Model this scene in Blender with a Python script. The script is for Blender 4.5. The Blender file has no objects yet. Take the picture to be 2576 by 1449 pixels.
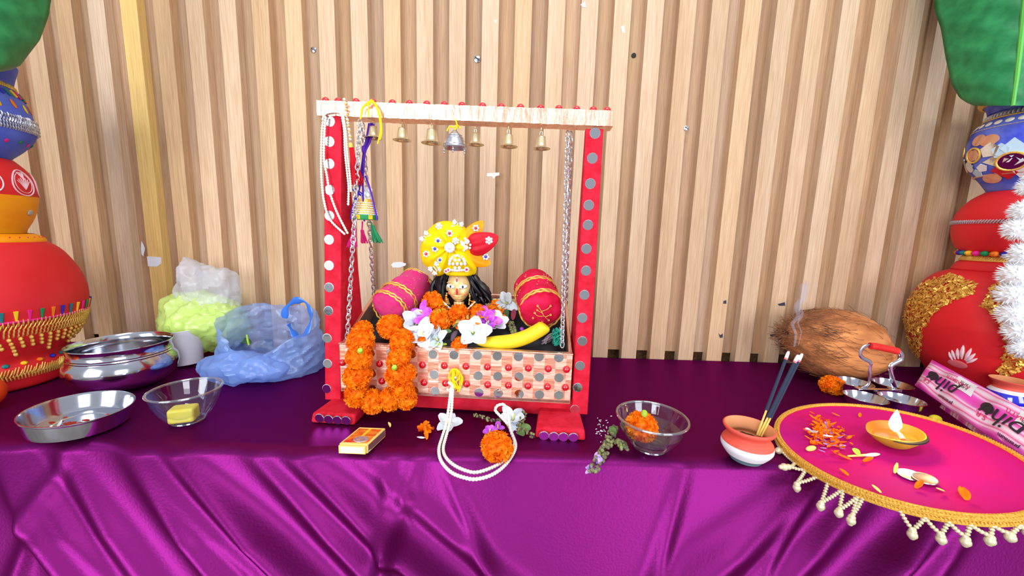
import bpy, math, random
import numpy as np
from mathutils import Vector, Matrix, noise
random.seed(7)
PI = math.pi
# ------------------------------------------------------------------ camera
FP, PITCH, ROLL, CAM = 930.0, math.radians(8.2), math.radians(1.7), Vector((0, -.995, 1.08))
_f = Vector((0, math.cos(PITCH), -math.sin(PITCH)))
_r0 = Vector((1, 0, 0)); _u0 = _r0.cross(_f)
_r = math.cos(ROLL)*_r0 + math.sin(ROLL)*_u0
_u = math.cos(ROLL)*_u0 - math.sin(ROLL)*_r0
S = bpy.context.scene
cam = bpy.data.cameras.new('camera'); camo = bpy.data.objects.new('camera', cam)
S.collection.objects.link(camo); S.camera = camo
cam.sensor_width = 36; cam.lens = FP/2576*36; cam.clip_start = .01; cam.clip_end = 50
camo.matrix_world = Matrix(((_r.x, _u.x, -_f.x, CAM.x), (_r.y, _u.y, -_f.y, CAM.y), (_r.z, _u.z, -_f.z, CAM.z), (0, 0, 0, 1)))
# ------------------------------------------------------------------ exposure, world, windows
S.view_settings.view_transform = 'Standard'; S.view_settings.look = 'None'
S.view_settings.exposure = 0.0; S.view_settings.gamma = 1; S.view_settings.use_curve_mapping = False
wd = bpy.data.worlds.new('world'); S.world = wd; wd.use_nodes = True
nt = wd.node_tree; bg = nt.nodes['Background']
tc = nt.nodes.new('ShaderNodeTexCoord'); sp = nt.nodes.new('ShaderNodeSeparateXYZ'); rp = nt.nodes.new('ShaderNodeValToRGB')
nt.links.new(tc.outputs['Generated'], sp.inputs[0]); nt.links.new(sp.outputs['Z'], rp.inputs[0])
rp.color_ramp.elements[0].position = 0.0; rp.color_ramp.elements[0].color = (.55, .54, .58, 1)
rp.color_ramp.elements[1].position = .75; rp.color_ramp.elements[1].color = (.75, .80, .9, 1)
nt.links.new(rp.outputs[0], bg.inputs[0]); bg.inputs[1].default_value = .72

def area(name, loc, target, sx, sy, power, color):
    l = bpy.data.lights.new(name, 'AREA'); l.shape = 'RECTANGLE'; l.size = sx; l.size_y = sy; l.energy = power; l.color = color
    o = bpy.data.objects.new(name, l); S.collection.objects.link(o); o.location = loc
    o.rotation_euler = (Vector(target)-Vector(loc)).to_track_quat('-Z', 'Y').to_euler()
area('window_daylight_left', (-1.5, -3.2, 1.55), (0, 0, 1.0), 1.5, 1.7, 78, (.90, .95, 1))
area('window_daylight_right', (1.7, -3.2, 1.55), (0, 0, 1.0), 1.3, 1.7, 56, (.92, .96, 1))
area('added_top_light', (0.1, -1.3, 2.75), (0, 0, 1.75), 1.1, .4, 20, (.96, .98, 1))  # added light with no seen source, brightens the upper middle of the slats

# ------------------------------------------------------------------ pixel rays (pixels of the 2576x1449 frame)
ZT = .75
def ray(x, y): return _r*((x-1288)/FP) - _u*((y-724.5)/FP) + _f
def P(x, y, z=ZT):
    d = ray(x, y); return CAM + d*((z-CAM.z)/d.z)
def Q(x, y, Y):
    d = ray(x, y); return CAM + d*((Y-CAM.y)/d.y)
def pix(y, Y=-.36): return (Y-CAM.y)/FP            # rough metres per pixel at depth Y

# ------------------------------------------------------------------ materials
def lin(c):
    c = [v/255 for v in c]
    return [v/12.92 if v <= .04045 else ((v+.055)/1.055)**2.4 for v in c] + [1]
MATS = {}
def mat(name, col, rough=.6, metal=0, spec=.5, col2=None, scale=20, stretch=(1, 1, 1), detail=4, lo=.35, hi=.65, bump=0, bscale=60, bdist=.002,
        trans=0, ior=1.45, alpha=1, sheen=0, sheen_col=None, coat=0, sss=0, emit=None, estr=0, spec_tint=None, bstretch=None):
    m = bpy.data.materials.new(name); m.use_nodes = True; MATS[name] = m
    n = m.node_tree.nodes; L = m.node_tree.links; b = n['Principled BSDF']
    def si(k, v):
        if k in b.inputs: b.inputs[k].default_value = v
    si('Base Color', lin(col)); si('Roughness', rough); si('Metallic', metal); si('Specular IOR Level', spec)
    si('Transmission Weight', trans); si('IOR', ior); si('Alpha', alpha); si('Coat Weight', coat)
    if sheen: si('Sheen Weight', sheen); si('Sheen Roughness', .4); si('Sheen Tint', lin(sheen_col or col))
    if sss: si('Subsurface Weight', sss); si('Subsurface Scale', .004)
    if spec_tint: si('Specular Tint', lin(spec_tint))
    if emit: si('Emission Color', lin(emit)); si('Emission Strength', estr)
    if col2 or bump:
        tcn = n.new('ShaderNodeTexCoord')
    if col2:
        mp = n.new('ShaderNodeMapping'); mp.inputs['Scale'].default_value = stretch; L.new(tcn.outputs['Object'], mp.inputs[0])
        nz = n.new('ShaderNodeTexNoise'); nz.inputs['Scale'].default_value = scale; nz.inputs['Detail'].default_value = detail
        L.new(mp.outputs[0], nz.inputs['Vector'])
        cr = n.new('ShaderNodeValToRGB'); cr.color_ramp.elements[0].position = lo; cr.color_ramp.elements[1].position = hi
        cr.color_ramp.elements[0].color = lin(col); cr.color_ramp.elements[1].color = lin(col2)
        L.new(nz.outputs[0], cr.inputs[0]); L.new(cr.outputs[0], b.inputs['Base Color'])
    if bump:
        mp2 = n.new('ShaderNodeMapping'); mp2.inputs['Scale'].default_value = bstretch or stretch; L.new(tcn.outputs['Object'], mp2.inputs[0])
        nz2 = n.new('ShaderNodeTexNoise'); nz2.inputs['Scale'].default_value = bscale; nz2.inputs['Detail'].default_value = 5
        L.new(mp2.outputs[0], nz2.inputs['Vector'])
        bp = n.new('ShaderNodeBump'); bp.inputs['Strength'].default_value = bump; bp.inputs['Distance'].default_value = bdist
        L.new(nz2.outputs[0], bp.inputs['Height']); L.new(bp.outputs[0], b.inputs['Normal'])
    return m
def wood():
    m = bpy.data.materials.new('slat_wood'); m.use_nodes = True; n = m.node_tree.nodes; L = m.node_tree.links; b = n['Principled BSDF']
    b.inputs['Roughness'].default_value = .55; b.inputs['Specular IOR Level'].default_value = .3
    t = n.new('ShaderNodeTexCoord'); at = n.new('ShaderNodeAttribute'); at.attribute_name = 'tone'
    mp = n.new('ShaderNodeMapping'); mp.inputs['Scale'].default_value = (1, 1, .035)
    ad = n.new('ShaderNodeVectorMath'); ad.operation = 'ADD'
    L.new(t.outputs['Object'], ad.inputs[0]); L.new(at.outputs['Vector'], ad.inputs[1]); L.new(ad.outputs[0], mp.inputs[0])
    nz = n.new('ShaderNodeTexNoise'); nz.inputs['Scale'].default_value = 330; nz.inputs['Detail'].default_value = 6; nz.inputs['Distortion'].default_value = .6
    L.new(mp.outputs[0], nz.inputs['Vector'])
    cr = n.new('ShaderNodeValToRGB'); cr.color_ramp.elements[0].position = .32; cr.color_ramp.elements[1].position = .68
    cr.color_ramp.elements[0].color = (.80, .74, .68, 1); cr.color_ramp.elements[1].color = (1.04, 1.03, 1.02, 1)
    L.new(nz.outputs[0], cr.inputs[0])
    nz3 = n.new('ShaderNodeTexNoise'); nz3.inputs['Scale'].default_value = 22; L.new(mp.outputs[0], nz3.inputs['Vector'])
    cr3 = n.new('ShaderNodeValToRGB'); cr3.color_ramp.elements[0].position = .3; cr3.color_ramp.elements[1].position = .7
    cr3.color_ramp.elements[0].color = (.88, .82, .76, 1); cr3.color_ramp.elements[1].color = (1, 1, 1, 1); L.new(nz3.outputs[0], cr3.inputs[0])
    mx = n.new('ShaderNodeMix'); mx.data_type = 'RGBA'; mx.blend_type = 'MULTIPLY'; mx.inputs['Factor'].default_value = 1
    ac = n.new('ShaderNodeAttribute'); ac.attribute_name = 'tint'
    L.new(ac.outputs['Color'], mx.inputs[6]); L.new(cr.outputs[0], mx.inputs[7])
    mx2 = n.new('ShaderNodeMix'); mx2.data_type = 'RGBA'; mx2.blend_type = 'MULTIPLY'; mx2.inputs['Factor'].default_value = 1
    L.new(mx.outputs[2], mx2.inputs[6]); L.new(cr3.outputs[0], mx2.inputs[7]); L.new(mx2.outputs[2], b.inputs['Base Color'])
    bp = n.new('ShaderNodeBump'); bp.inputs['Strength'].default_value = .25; bp.inputs['Distance'].default_value = .001
    L.new(nz.outputs[0], bp.inputs['Height']); L.new(bp.outputs[0], b.inputs['Normal'])
    return m
M_WOOD = wood()
def velvet():
    """short pile: a dark body colour with a broad magenta gloss from the pile lying towards the hem"""
    m = bpy.data.materials.new('purple_velvet'); m.use_nodes = True; n = m.node_tree.nodes; L = m.node_tree.links
    n.remove(n['Principled BSDF']); t = n.new('ShaderNodeTexCoord')
    d = n.new('ShaderNodeBsdfDiffuse'); gl = n.new('ShaderNodeBsdfAnisotropic'); mx = n.new('ShaderNodeMixShader')
    nz = n.new('ShaderNodeTexNoise'); nz.inputs['Scale'].default_value = 30; nz.inputs['Detail'].default_value = 5; L.new(t.outputs['Object'], nz.inputs['Vector'])
    cr = n.new('ShaderNodeValToRGB'); cr.color_ramp.elements[0].color = lin((40, 2, 24)); cr.color_ramp.elements[1].color = lin((52, 3, 34)); L.new(nz.outputs[0], cr.inputs[0])
    L.new(cr.outputs[0], d.inputs[0]); gl.inputs[0].default_value = lin((230, 64, 204)); gl.inputs['Roughness'].default_value = .46
    n2 = n.new('ShaderNodeTexNoise'); n2.inputs['Scale'].default_value = 240; n2.inputs['Detail'].default_value = 4; L.new(t.outputs['Object'], n2.inputs['Vector'])
    bp = n.new('ShaderNodeBump'); bp.inputs['Strength'].default_value = .3; bp.inputs['Distance'].default_value = .001; L.new(n2.outputs[0], bp.inputs['Height'])
    # the pile leans up and back (away from the hem), so the fibres face a little further that way than the cloth does
    av = n.new('ShaderNodeVectorMath'); av.operation = 'ADD'; av.inputs[1].default_value = (0, .34, .30); nv = n.new('ShaderNodeVectorMath'); nv.operation = 'NORMALIZE'
    L.new(bp.outputs[0], av.inputs[0]); L.new(av.outputs[0], nv.inputs[0]); L.new(nv.outputs[0], d.inputs['Normal']); L.new(nv.outputs[0], gl.inputs['Normal'])
    mx.inputs[0].default_value = .22; L.new(d.outputs[0], mx.inputs[1]); L.new(gl.outputs[0], mx.inputs[2]); L.new(mx.outputs[0], n['Material Output'].inputs[0])
    return m
M_VELVET = velvet()
M_FLOOR = mat('floor_tile', (120, 112, 105), .5, col2=(140, 130, 120), scale=6)
M_RED = mat('red_velvet', (200, 22, 44), .8, 0, .2, col2=(216, 38, 62), scale=60, bump=.25, bscale=300, bdist=.0008)
M_COPPER = mat('rose_gold_foil', (240, 176, 150), .30, .85, .5, col2=(250, 205, 180), scale=35, stretch=(2, 1, .4), bump=.7, bscale=50, bdist=.003, bstretch=(2.5, 1, .5))
M_MIRROR = mat('mirror_glass', (225, 232, 240), .06, 1, bump=.08, bscale=90, bdist=.001)
M_SILVERRIM = mat('silver_rim', (215, 215, 220), .25, 1)
M_GEM = mat('red_gem', (205, 8, 30), .08, 0, .8, coat=1)
M_STEEL = mat('stainless_steel', (205, 208, 218), .13, 1, bump=.05, bscale=40, bdist=.001)
M_CHAIN = mat('chain_steel', (228, 230, 236), .22, .85)
M_BRASS = mat('pale_brass', (238, 226, 182), .25, .7)
M_SILVER = mat('dull_silver', (205, 205, 212), .3, .85)
M_GOLD = mat('gold_trim', (250, 208, 110), .35, .7, col2=(220, 160, 60), scale=400, bump=.6, bscale=500, bdist=.001)
M_GOLDTH = mat('gold_thread', (235, 180, 70), .45, .5, col2=(250, 215, 120), scale=300, bump=.5, bscale=600, bdist=.0008)
M_SILVTRIM = mat('silver_trim', (225, 228, 238), .35, .7, col2=(170, 175, 195), scale=300, bump=.6, bscale=500, bdist=.001)
M_POTRED = mat('red_painted_clay', (214, 28, 36), .5, 0, .4, col2=(224, 40, 48), scale=9, bump=.1, bscale=40)
M_POTBLUE = mat('blue_painted_clay', (70, 92, 215), .55, 0, .4, col2=(92, 120, 232), scale=14, bump=.15, bscale=60)
M_POTBLUE2 = mat('deep_blue_painted_clay', (58, 72, 205), .55, 0, .4, col2=(110, 130, 230), scale=30, bump=.15, bscale=60)
M_POTYEL = mat('yellow_painted_clay', (250, 165, 12), .5, 0, .4, col2=(244, 148, 6), scale=20)
M_WHITEP = mat('white_paint', (240, 236, 240), .6)
M_PINKP = mat('pink_white_paint', (244, 205, 215), .6)
M_LEAF = mat('banana_leaf', (24, 120, 66), .42, 0, .5, col2=(44, 148, 86), scale=40, stretch=(.15, 1, 1), bump=.25, bscale=70, bdist=.001, bstretch=(.08, 1, 1))
M_LEAFRIB = mat('leaf_midrib', (96, 190, 80), .45)
def thin_glass(name, col, k, rough=.02):
    """clear walls: see-through with a mirror coat that strengthens at grazing angles"""
    m = bpy.data.materials.new(name); m.use_nodes = True; n = m.node_tree.nodes; L = m.node_tree.links; n.remove(n['Principled BSDF'])
    t = n.new('ShaderNodeBsdfTransparent'); t.inputs[0].default_value = lin(col); gl = n.new('ShaderNodeBsdfGlossy'); gl.inputs['Roughness'].default_value = rough; gl.inputs[0].default_value = (1, 1, 1, 1)
    f = n.new('ShaderNodeLayerWeight'); f.inputs[0].default_value = .5; pw = n.new('ShaderNodeMath'); pw.operation = 'POWER'; pw.inputs[1].default_value = 4; mt = n.new('ShaderNodeMath'); mt.operation = 'MULTIPLY_ADD'; mt.inputs[1].default_value = k; mt.inputs[2].default_value = .045; mt.use_clamp = True
    mx = n.new('ShaderNodeMixShader'); L.new(f.outputs['Facing'], pw.inputs[0]); L.new(pw.outputs[0], mt.inputs[0]); L.new(mt.outputs[0], mx.inputs[0]); L.new(t.outputs[0], mx.inputs[1]); L.new(gl.outputs[0], mx.inputs[2]); L.new(mx.outputs[0], n['Material Output'].inputs[0])
    return m
M_GLASSRIM = thin_glass('thick_glass_edge', (236, 244, 250), .9, .08)
for _n in M_GLASSRIM.node_tree.nodes:
    if _n.type == 'MATH' and _n.operation == 'MULTIPLY_ADD': _n.inputs[2].default_value = .30
M_GLASS = thin_glass('clear_glass', (244, 248, 252), .7); M_WATER = thin_glass('water', (238, 240, 242), .6)
M_BUTTER = mat('yellow_block', (250, 222, 70), .45, 0, .5, col2=(252, 232, 110), scale=40, sss=.2)
M_PEARL = mat('pearl', (240, 236, 222), .22, 0, .6, coat=.5)
M_YTHREAD = mat('yellow_thread', (252, 222, 10), .7, bump=.4, bscale=900)
M_PURPLE = mat('purple_thread', (84, 24, 178), .6, bump=.4, bscale=900)
M_PINKTH = mat('pink_tassel', (232, 20, 130), .6, bump=.4, bscale=900)
M_GREENTH = mat('green_tassel', (30, 140, 90), .6, bump=.4, bscale=900)
M_TEALTH = mat('teal_thread', (20, 150, 128), .6, col2=(50, 178, 150), scale=200)
M_MARI = mat('marigold_petal', (250, 112, 2), .6, 0, .25, col2=(255, 144, 6), scale=60, sss=.15)
M_GREENB = mat('green_calyx', (170, 205, 60), .5)
M_WPETAL = mat('white_petal', (238, 242, 244), .5, 0, .3, col2=(226, 232, 242), scale=40, sss=.2)
M_PPETAL = mat('purple_petal', (196, 60, 222), .5, 0, .3, col2=(214, 120, 236), scale=90, sss=.2)
M_STAMEN = mat('pale_yellow_stamen', (228, 222, 120), .5)
M_DKLEAF = mat('dark_green_leaf', (40, 74, 48), .45, col2=(62, 100, 60), scale=60)
M_OLIVE = mat('olive_leaf', (112, 140, 70), .5, col2=(80, 110, 60), scale=80)
M_BASIL = mat('basil_bud', (150, 156, 84), .6, col2=(96, 80, 84), scale=200)
M_BASILST = mat('basil_stem', (84, 62, 78), .6)
M_LILAC = mat('lilac_petal', (196, 160, 232), .5)
M_BANANA = mat('banana_skin', (250, 214, 40), .42, 0, .4, col2=(236, 182, 30), scale=14, lo=.45, hi=.8, bump=.08, bscale=30)
M_BLACKISH = mat('dark_spot', (40, 34, 36), .7)
M_HAIR = mat('black_hair', (14, 14, 22), .35, 0, .5)
M_SKIN = mat('brass_face', (240, 204, 136), .30, .25, .5, bump=.1, bscale=60, bdist=.001)
M_EYEW = mat('eye_white', (220, 236, 244), .35)
M_BLACK = mat('black_paint', (18, 18, 22), .4)
M_REDP = mat('red_paint', (206, 30, 46), .5)
M_TURBAN = mat('yellow_silk', (252, 222, 6), .55, 0, .3, col2=(240, 205, 0), scale=25, bump=.15, bscale=150, bdist=.001)
M_ORSILK = mat('orange_silk', (252, 174, 12), .5, 0, .3, col2=(246, 150, 14), scale=25)
M_REDSILK = mat('red_silk', (222, 14, 40), .5, 0, .3, col2=(200, 8, 34), scale=30, bump=.2, bscale=120, bdist=.001)
M_RHINE = mat('rhinestone', (238, 242, 246), .08, .3, .8)
M_BLUEGEM = mat('blue_gem', (30, 40, 205), .1, 0, .8, coat=1)
M_PINKBOL = mat('pink_velvet', (226, 40, 128), .8, 0, .2, col2=(200, 70, 118), scale=120, sheen=.3, sheen_col=(255, 150, 200), bump=.5, bscale=90)
M_REDBOL = mat('crimson_velvet', (206, 14, 56), .75, 0, .2, col2=(222, 30, 80), scale=60, bump=.4, bscale=60)
M_DARKCLOTH = mat('dark_cloth', (30, 34, 38), .8, col2=(44, 46, 52), scale=60, bump=.3, bscale=150)
M_CRIMSON = mat('crimson_print', (190, 24, 50), .8, col2=(30, 10, 16), scale=260, lo=.55, hi=.62)
M_BAGBLUE = None
M_PAPERCUP = mat('white_paper', (235, 232, 238), .6)
M_MATCHY = mat('matchbox_card', (246, 214, 120), .6)
M_MATCHW = mat('matchbox_tray', (232, 236, 242), .6)
M_MATCHR = mat('matchbox_print', (214, 30, 30), .5, col2=(240, 160, 40), scale=120, stretch=(.3, 1, 1))
M_STRIKE = mat('striker_brown', (130, 80, 84), .9, col2=(110, 66, 70), scale=300)
M_CLAYO = mat('raw_clay', (214, 140, 92), .7, col2=(226, 152, 104), scale=30)
M_CLAYR = mat('coral_paint', (240, 92, 74), .55)
M_CLAYG = mat('grey_green_paint', (100, 130, 140), .6)
M_ASH = mat('ash_soil', (96, 62, 34), .95, col2=(60, 40, 24), scale=150, bump=1, bscale=200, bdist=.004)
M_STICKB = mat('incense_coating', (44, 52, 74), .9, bump=.3, bscale=400)
M_BAMBOO = mat('bamboo_stick', (240, 200, 100), .6)
M_STICKW = mat('ash_tip', (245, 240, 245), .9)
M_STICKP = mat('pink_ember', (250, 120, 130), .9)
M_COCO = mat('coconut_husk', (228, 152, 94), .9, 0, .2, col2=(168, 100, 58), scale=26, stretch=(.35, 1, 1), bump=1, bscale=60, bdist=.006, bstretch=(.25, 1, 1))
M_COCOF = mat('coconut_fibre', (170, 112, 72), .9, col2=(92, 66, 50), scale=30)
M_THALI = mat('magenta_velvet', (214, 16, 104), .75, 0, .2, col2=(196, 16, 128), scale=7, bump=.3, bscale=110, bdist=.001)
M_THALIR = mat('crimson_edging', (214, 10, 70), .8)
M_TRIM = mat('gold_braid', (242, 190, 84), .5, .35, .4, col2=(206, 148, 46), scale=500, bump=.8, bscale=420, bdist=.0015)
M_BEAD = mat('ivory_bead', (226, 214, 176), .3, .3, .5)
M_DIYA = mat('yellow_clay', (206, 172, 44), .6, col2=(180, 146, 44), scale=40)
M_DIYAIN = mat('orange_clay', (206, 84, 20), .5)
M_OIL = mat('lamp_oil', (226, 110, 20), .05, 0, .6, trans=.5)
M_WICK = mat('cotton_wick', (230, 200, 160), .9)
M_FLAME = mat('flame', (255, 220, 150), .5, emit=(255, 205, 120), estr=22)
M_COIN = mat('coin_metal', (190, 186, 200), .3, 1)
M_PACKW = mat('label_white', (238, 234, 238), .6)
M_INK = mat('black_ink', (36, 30, 46), .5)
M_PINKINK = mat('pink_ink', (222, 40, 110), .5)
M_FLUFF = mat('white_fluff', (245, 246, 250), .9, sss=.3)
M_ORANGE = mat('orange_peel', (232, 66, 6), .45, bump=.2, bscale=90)
M_WRAP = mat('red_wrap', (222, 40, 40), .6, bump=.6, bscale=300, bstretch=(1, .1, .1))
M_SMOKE = None
M_STICKER = mat('white_sticker', (226, 232, 240), .5)
M_DKTAPE = mat('dark_tape', (50, 54, 66), .6)
M_REDPOW = mat('red_powder', (196, 60, 36), .9, col2=(150, 40, 24), scale=120)
M_YBALL = mat('yellow_wrapper', (240, 225, 40), .5)
M_CYAN = mat('pale_blue_paint', (190, 220, 240), .6)
M_SEQ = {k: mat('thread_'+k, c, .6) for k, c in dict(green=(20, 140, 80), pink=(232, 30, 140), orange=(245, 130, 10), blue=(50, 40, 190), yellow=(245, 200, 30), teal=(20, 120, 130)).items()}

def film(name, col, alpha, rough=.25):
    m = bpy.data.materials.new(name); m.use_nodes = True; n = m.node_tree.nodes; L = m.node_tree.links; b = n['Principled BSDF']
    b.inputs['Base Color'].default_value = lin(col); b.inputs['Roughness'].default_value = rough; b.inputs['Specular IOR Level'].default_value = .8
    b.inputs['Alpha'].default_value = alpha
    tl = n.new('ShaderNodeBsdfTranslucent'); tl.inputs[0].default_value = lin(col)
    tr = n.new('ShaderNodeBsdfTransparent')
    ms = n.new('ShaderNodeMixShader'); ms.inputs[0].default_value = 1-alpha
    ms2 = n.new('ShaderNodeMixShader'); ms2.inputs[0].default_value = .35; b.inputs['Alpha'].default_value = 1
    L.new(b.outputs[0], ms2.inputs[1]); L.new(tl.outputs[0], ms2.inputs[2]); L.new(ms2.outputs[0], ms.inputs[1]); L.new(tr.outputs[0], ms.inputs[2])
    L.new(ms.outputs[0], n['Material Output'].inputs[0])
    return m
M_BAGBLUE = film('blue_polythene', (150, 188, 252), .58)
M_BAGBLUE2 = film('blue_polythene_handle', (70, 150, 250), .85)
M_BAGCLEAR = film('clear_polythene', (236, 240, 255), .46)
M_BAGYEL = film('lime_polythene', (232, 255, 150), .80)
M_SMOKE = film('smoke', (190, 205, 235), .13)

def foil_panel():
    """rose gold foil woven in squares, lighter and darker squares with gilt edges"""
    m = bpy.data.materials.new('woven_foil'); m.use_nodes = True; n = m.node_tree.nodes; L = m.node_tree.links; b = n['Principled BSDF']
    b.inputs['Metallic'].default_value = .55; b.inputs['Roughness'].default_value = .42
    t = n.new('ShaderNodeTexCoord')
    mp = n.new('ShaderNodeMapping'); mp.inputs['Scale'].default_value = (1/.0375, 1/.0375, 1/.0375); mp.inputs['Location'].default_value = (.23, 0.01, 0.01)
    L.new(t.outputs['Object'], mp.inputs[0])
    ck = n.new('ShaderNodeTexChecker'); ck.inputs['Scale'].default_value = 2.0
    ck.inputs['Color1'].default_value = lin((236, 160, 132)); ck.inputs['Color2'].default_value = lin((250, 208, 184))
    L.new(mp.outputs[0], ck.inputs[0])
    nz = n.new('ShaderNodeTexNoise'); nz.inputs['Scale'].default_value = 70; nz.inputs['Detail'].default_value = 3
    mp3 = n.new('ShaderNodeMapping'); mp3.inputs['Scale'].default_value = (.5, 1, 2.2); L.new(t.outputs['Object'], mp3.inputs[0]); L.new(mp3.outputs[0], nz.inputs['Vector'])
    mx = n.new('ShaderNodeMix'); mx.data_type = 'RGBA'; mx.blend_type = 'OVERLAY'; mx.inputs['Factor'].default_value = .14
    L.new(ck.outputs[0], mx.inputs[6]); L.new(nz.outputs[1], mx.inputs[7]); L.new(mx.outputs[2], b.inputs['Base Color'])
    bp = n.new('ShaderNodeBump'); bp.inputs['Strength'].default_value = .5; bp.inputs['Distance'].default_value = .003
    L.new(nz.outputs[0], bp.inputs['Height']); L.new(bp.outputs[0], b.inputs['Normal'])
    return m
M_FOIL = foil_panel()
def pack_mat():
    m = bpy.data.materials.new('pink_swirl_print'); m.use_nodes = True; n = m.node_tree.nodes; L = m.node_tree.links; b = n['Principled BSDF']
    b.inputs['Roughness'].default_value = .3; b.inputs['Coat Weight'].default_value = .4
    t = n.new('ShaderNodeTexCoord'); mp = n.new('ShaderNodeMapping'); mp.inputs['Scale'].default_value = (1, 1, 1)
    L.new(t.outputs['Object'], mp.inputs[0])
    w = n.new('ShaderNodeTexWave'); w.wave_type = 'BANDS'; w.bands_direction = 'Y'; w.inputs['Scale'].default_value = 9; w.inputs['Distortion'].default_value = 7
    w.inputs['Detail'].default_value = 1; w.inputs['Detail Scale'].default_value = .35
    L.new(mp.outputs[0], w.inputs['Vector'])
    cr = n.new('ShaderNodeValToRGB'); e = cr.color_ramp.elements
    e[0].position = 0; e[0].color = lin((236, 60, 190)); e[1].position = 1; e[1].color = lin((244, 226, 250))
    for p, c in ((.3, (240, 90, 205)), (.5, (246, 150, 220)), (.55, (250, 224, 246)), (.75, (246, 170, 226)), (.8, (238, 40, 150))):
        x = e.new(p); x.color = lin(c)
    L.new(w.outputs[1], cr.inputs[0]); L.new(cr.outputs[0], b.inputs['Base Color'])
    return m
M_PACK = pack_mat()

# ------------------------------------------------------------------ mesh helpers
I4 = Matrix.Identity(4)
def T(*v): return Matrix.Translation(Vector(v if len(v) == 3 else v[0]))
def frame(loc, nrm, up=(0, 0, 1), spin=0):
    z = Vector(nrm).normalized(); x = Vector(up).cross(z)
    if x.length < 1e-4: x = Vector((1, 0, 0)).cross(z)
    x.normalize(); y = z.cross(x)
    M = Matrix(((x.x, y.x, z.x, loc[0]), (x.y, y.y, z.y, loc[1]), (x.z, y.z, z.z, loc[2]), (0, 0, 0, 1)))
    return M @ Matrix.Rotation(spin, 4, 'Z')
class G:
    def __init__(s): s.v = []; s.f = []; s.m = []
    def add(s, vs, fs, m=0, M=None):
        o = len(s.v)
        s.v += [(M @ Vector(p)) if M else Vector(p) for p in vs]
        s.f += [tuple(i+o for i in f) for f in fs]; s.m += [m]*len(fs); return s
    def box(s, c, d, m=0, M=None):
        x, y, z = d[0]/2, d[1]/2, d[2]/2; c = Vector(c)
        vs = [c+Vector((a*x, b*y, e*z)) for a in (-1, 1) for b in (-1, 1) for e in (-1, 1)]
        return s.add(vs, [(0, 1, 3, 2), (4, 6, 7, 5), (0, 4, 5, 1), (2, 3, 7, 6), (0, 2, 6, 4), (1, 5, 7, 3)], m, M)
    def hexa(s, p8, m=0, M=None):   # bottom 4 ccw, top 4 ccw
        return s.add(p8, [(3, 2, 1, 0), (4, 5, 6, 7), (0, 1, 5, 4), (1, 2, 6, 5), (2, 3, 7, 6), (3, 0, 4, 7)], m, M)
    def lathe(s, prof, n=40, m=0, M=None, a0=0, a1=2*PI):
        vs = []; fs = []; full = abs(a1-a0-2*PI) < 1e-6; k = n if full else n+1
        for r, z in prof:
            for i in range(k):
                a = a0+(a1-a0)*i/n; vs.append((r*math.cos(a), r*math.sin(a), z))
        for j in range(len(prof)-1):
            for i in range(n):
                i2 = (i+1) % k
                fs.append((j*k+i, j*k+i2, (j+1)*k+i2, (j+1)*k+i))
        return s.add(vs, fs, m, M)
    def sph(s, c, r, nu=16, nv=10, m=0, M=None):
        if isinstance(r, (int, float)): r = (r, r, r)
        vs = [(0, 0, -1)]; fs = []
        for j in range(1, nv):
            t = PI*j/nv-PI/2
            for i in range(nu):
                a = 2*PI*i/nu; vs.append((math.cos(t)*math.cos(a), math.cos(t)*math.sin(a), math.sin(t)))
        vs.append((0, 0, 1)); top = len(vs)-1
        for i in range(nu): fs.append((0, 1+(i+1) % nu, 1+i)); fs.append((top, top-nu+i, top-nu+(i+1) % nu))
        for j in range(nv-2):
            for i in range(nu):
                a = 1+j*nu; fs.append((a+i, a+(i+1) % nu, a+nu+(i+1) % nu, a+nu+i))
        vs = [(c[0]+p[0]*r[0], c[1]+p[1]*r[1], c[2]+p[2]*r[2]) for p in vs]
        return s.add(vs, fs, m, M)
    def tube(s, pts, r, n=8, m=0, closed=False, M=None, flat=1.0):
        pts = [Vector(p) for p in pts]; k = len(pts); rs = r if isinstance(r, (list, tuple)) else [r]*k
        vs = []; fs = []; up = None
        for i in range(k):
            a = pts[(i-1) % k] if (closed or i) else pts[0]; b = pts[(i+1) % k] if (closed or i < k-1) else pts[-1]
            t = (b-a); t = t.normalized() if t.length > 1e-9 else Vector((0, 0, 1))
            if up is None:
                up = Vector((0, 0, 1)) if abs(t.z) < .9 else Vector((1, 0, 0))
            x = up - t*up.dot(t)
            if x.length < 1e-6: x = Vector((1, 0, 0))-t*t.x
            x.normalize(); up = x; y = t.cross(x)
            for j in range(n):
                q = 2*PI*j/n; vs.append(pts[i]+x*(rs[i]*math.cos(q))+y*(rs[i]*flat*math.sin(q)))
        for i in range(k if closed else k-1):
            i2 = (i+1) % k
            for j in range(n): fs.append((i*n+j, i*n+(j+1) % n, i2*n+(j+1) % n, i2*n+j))
        if not closed: fs.append(tuple(reversed(range(n)))); fs.append(tuple((k-1)*n+j for j in range(n)))
        return s.add(vs, fs, m, M)
    def cyl(s, a, b, r, n=20, m=0, r2=None): return s.tube([a, b], [r, r if r2 is None else r2], n, m)
    def disc(s, c, nrm, r, th, n=20, m=0):
        nrm = Vector(nrm).normalized(); c = Vector(c); return s.tube([c, c+nrm*th*.7, c+nrm*th], [r, r, r*.9], n, m)
    def grid(s, fn, nu, nv, m=0, closeu=False):
        vs = [fn(i/nu, j/nv) for j in range(nv+1) for i in range(nu+1)]
        fs = [(j*(nu+1)+i, j*(nu+1)+i+1, (j+1)*(nu+1)+i+1, (j+1)*(nu+1)+i) for j in range(nv) for i in range(nu)]
        return s.add(vs, fs, m)
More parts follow.
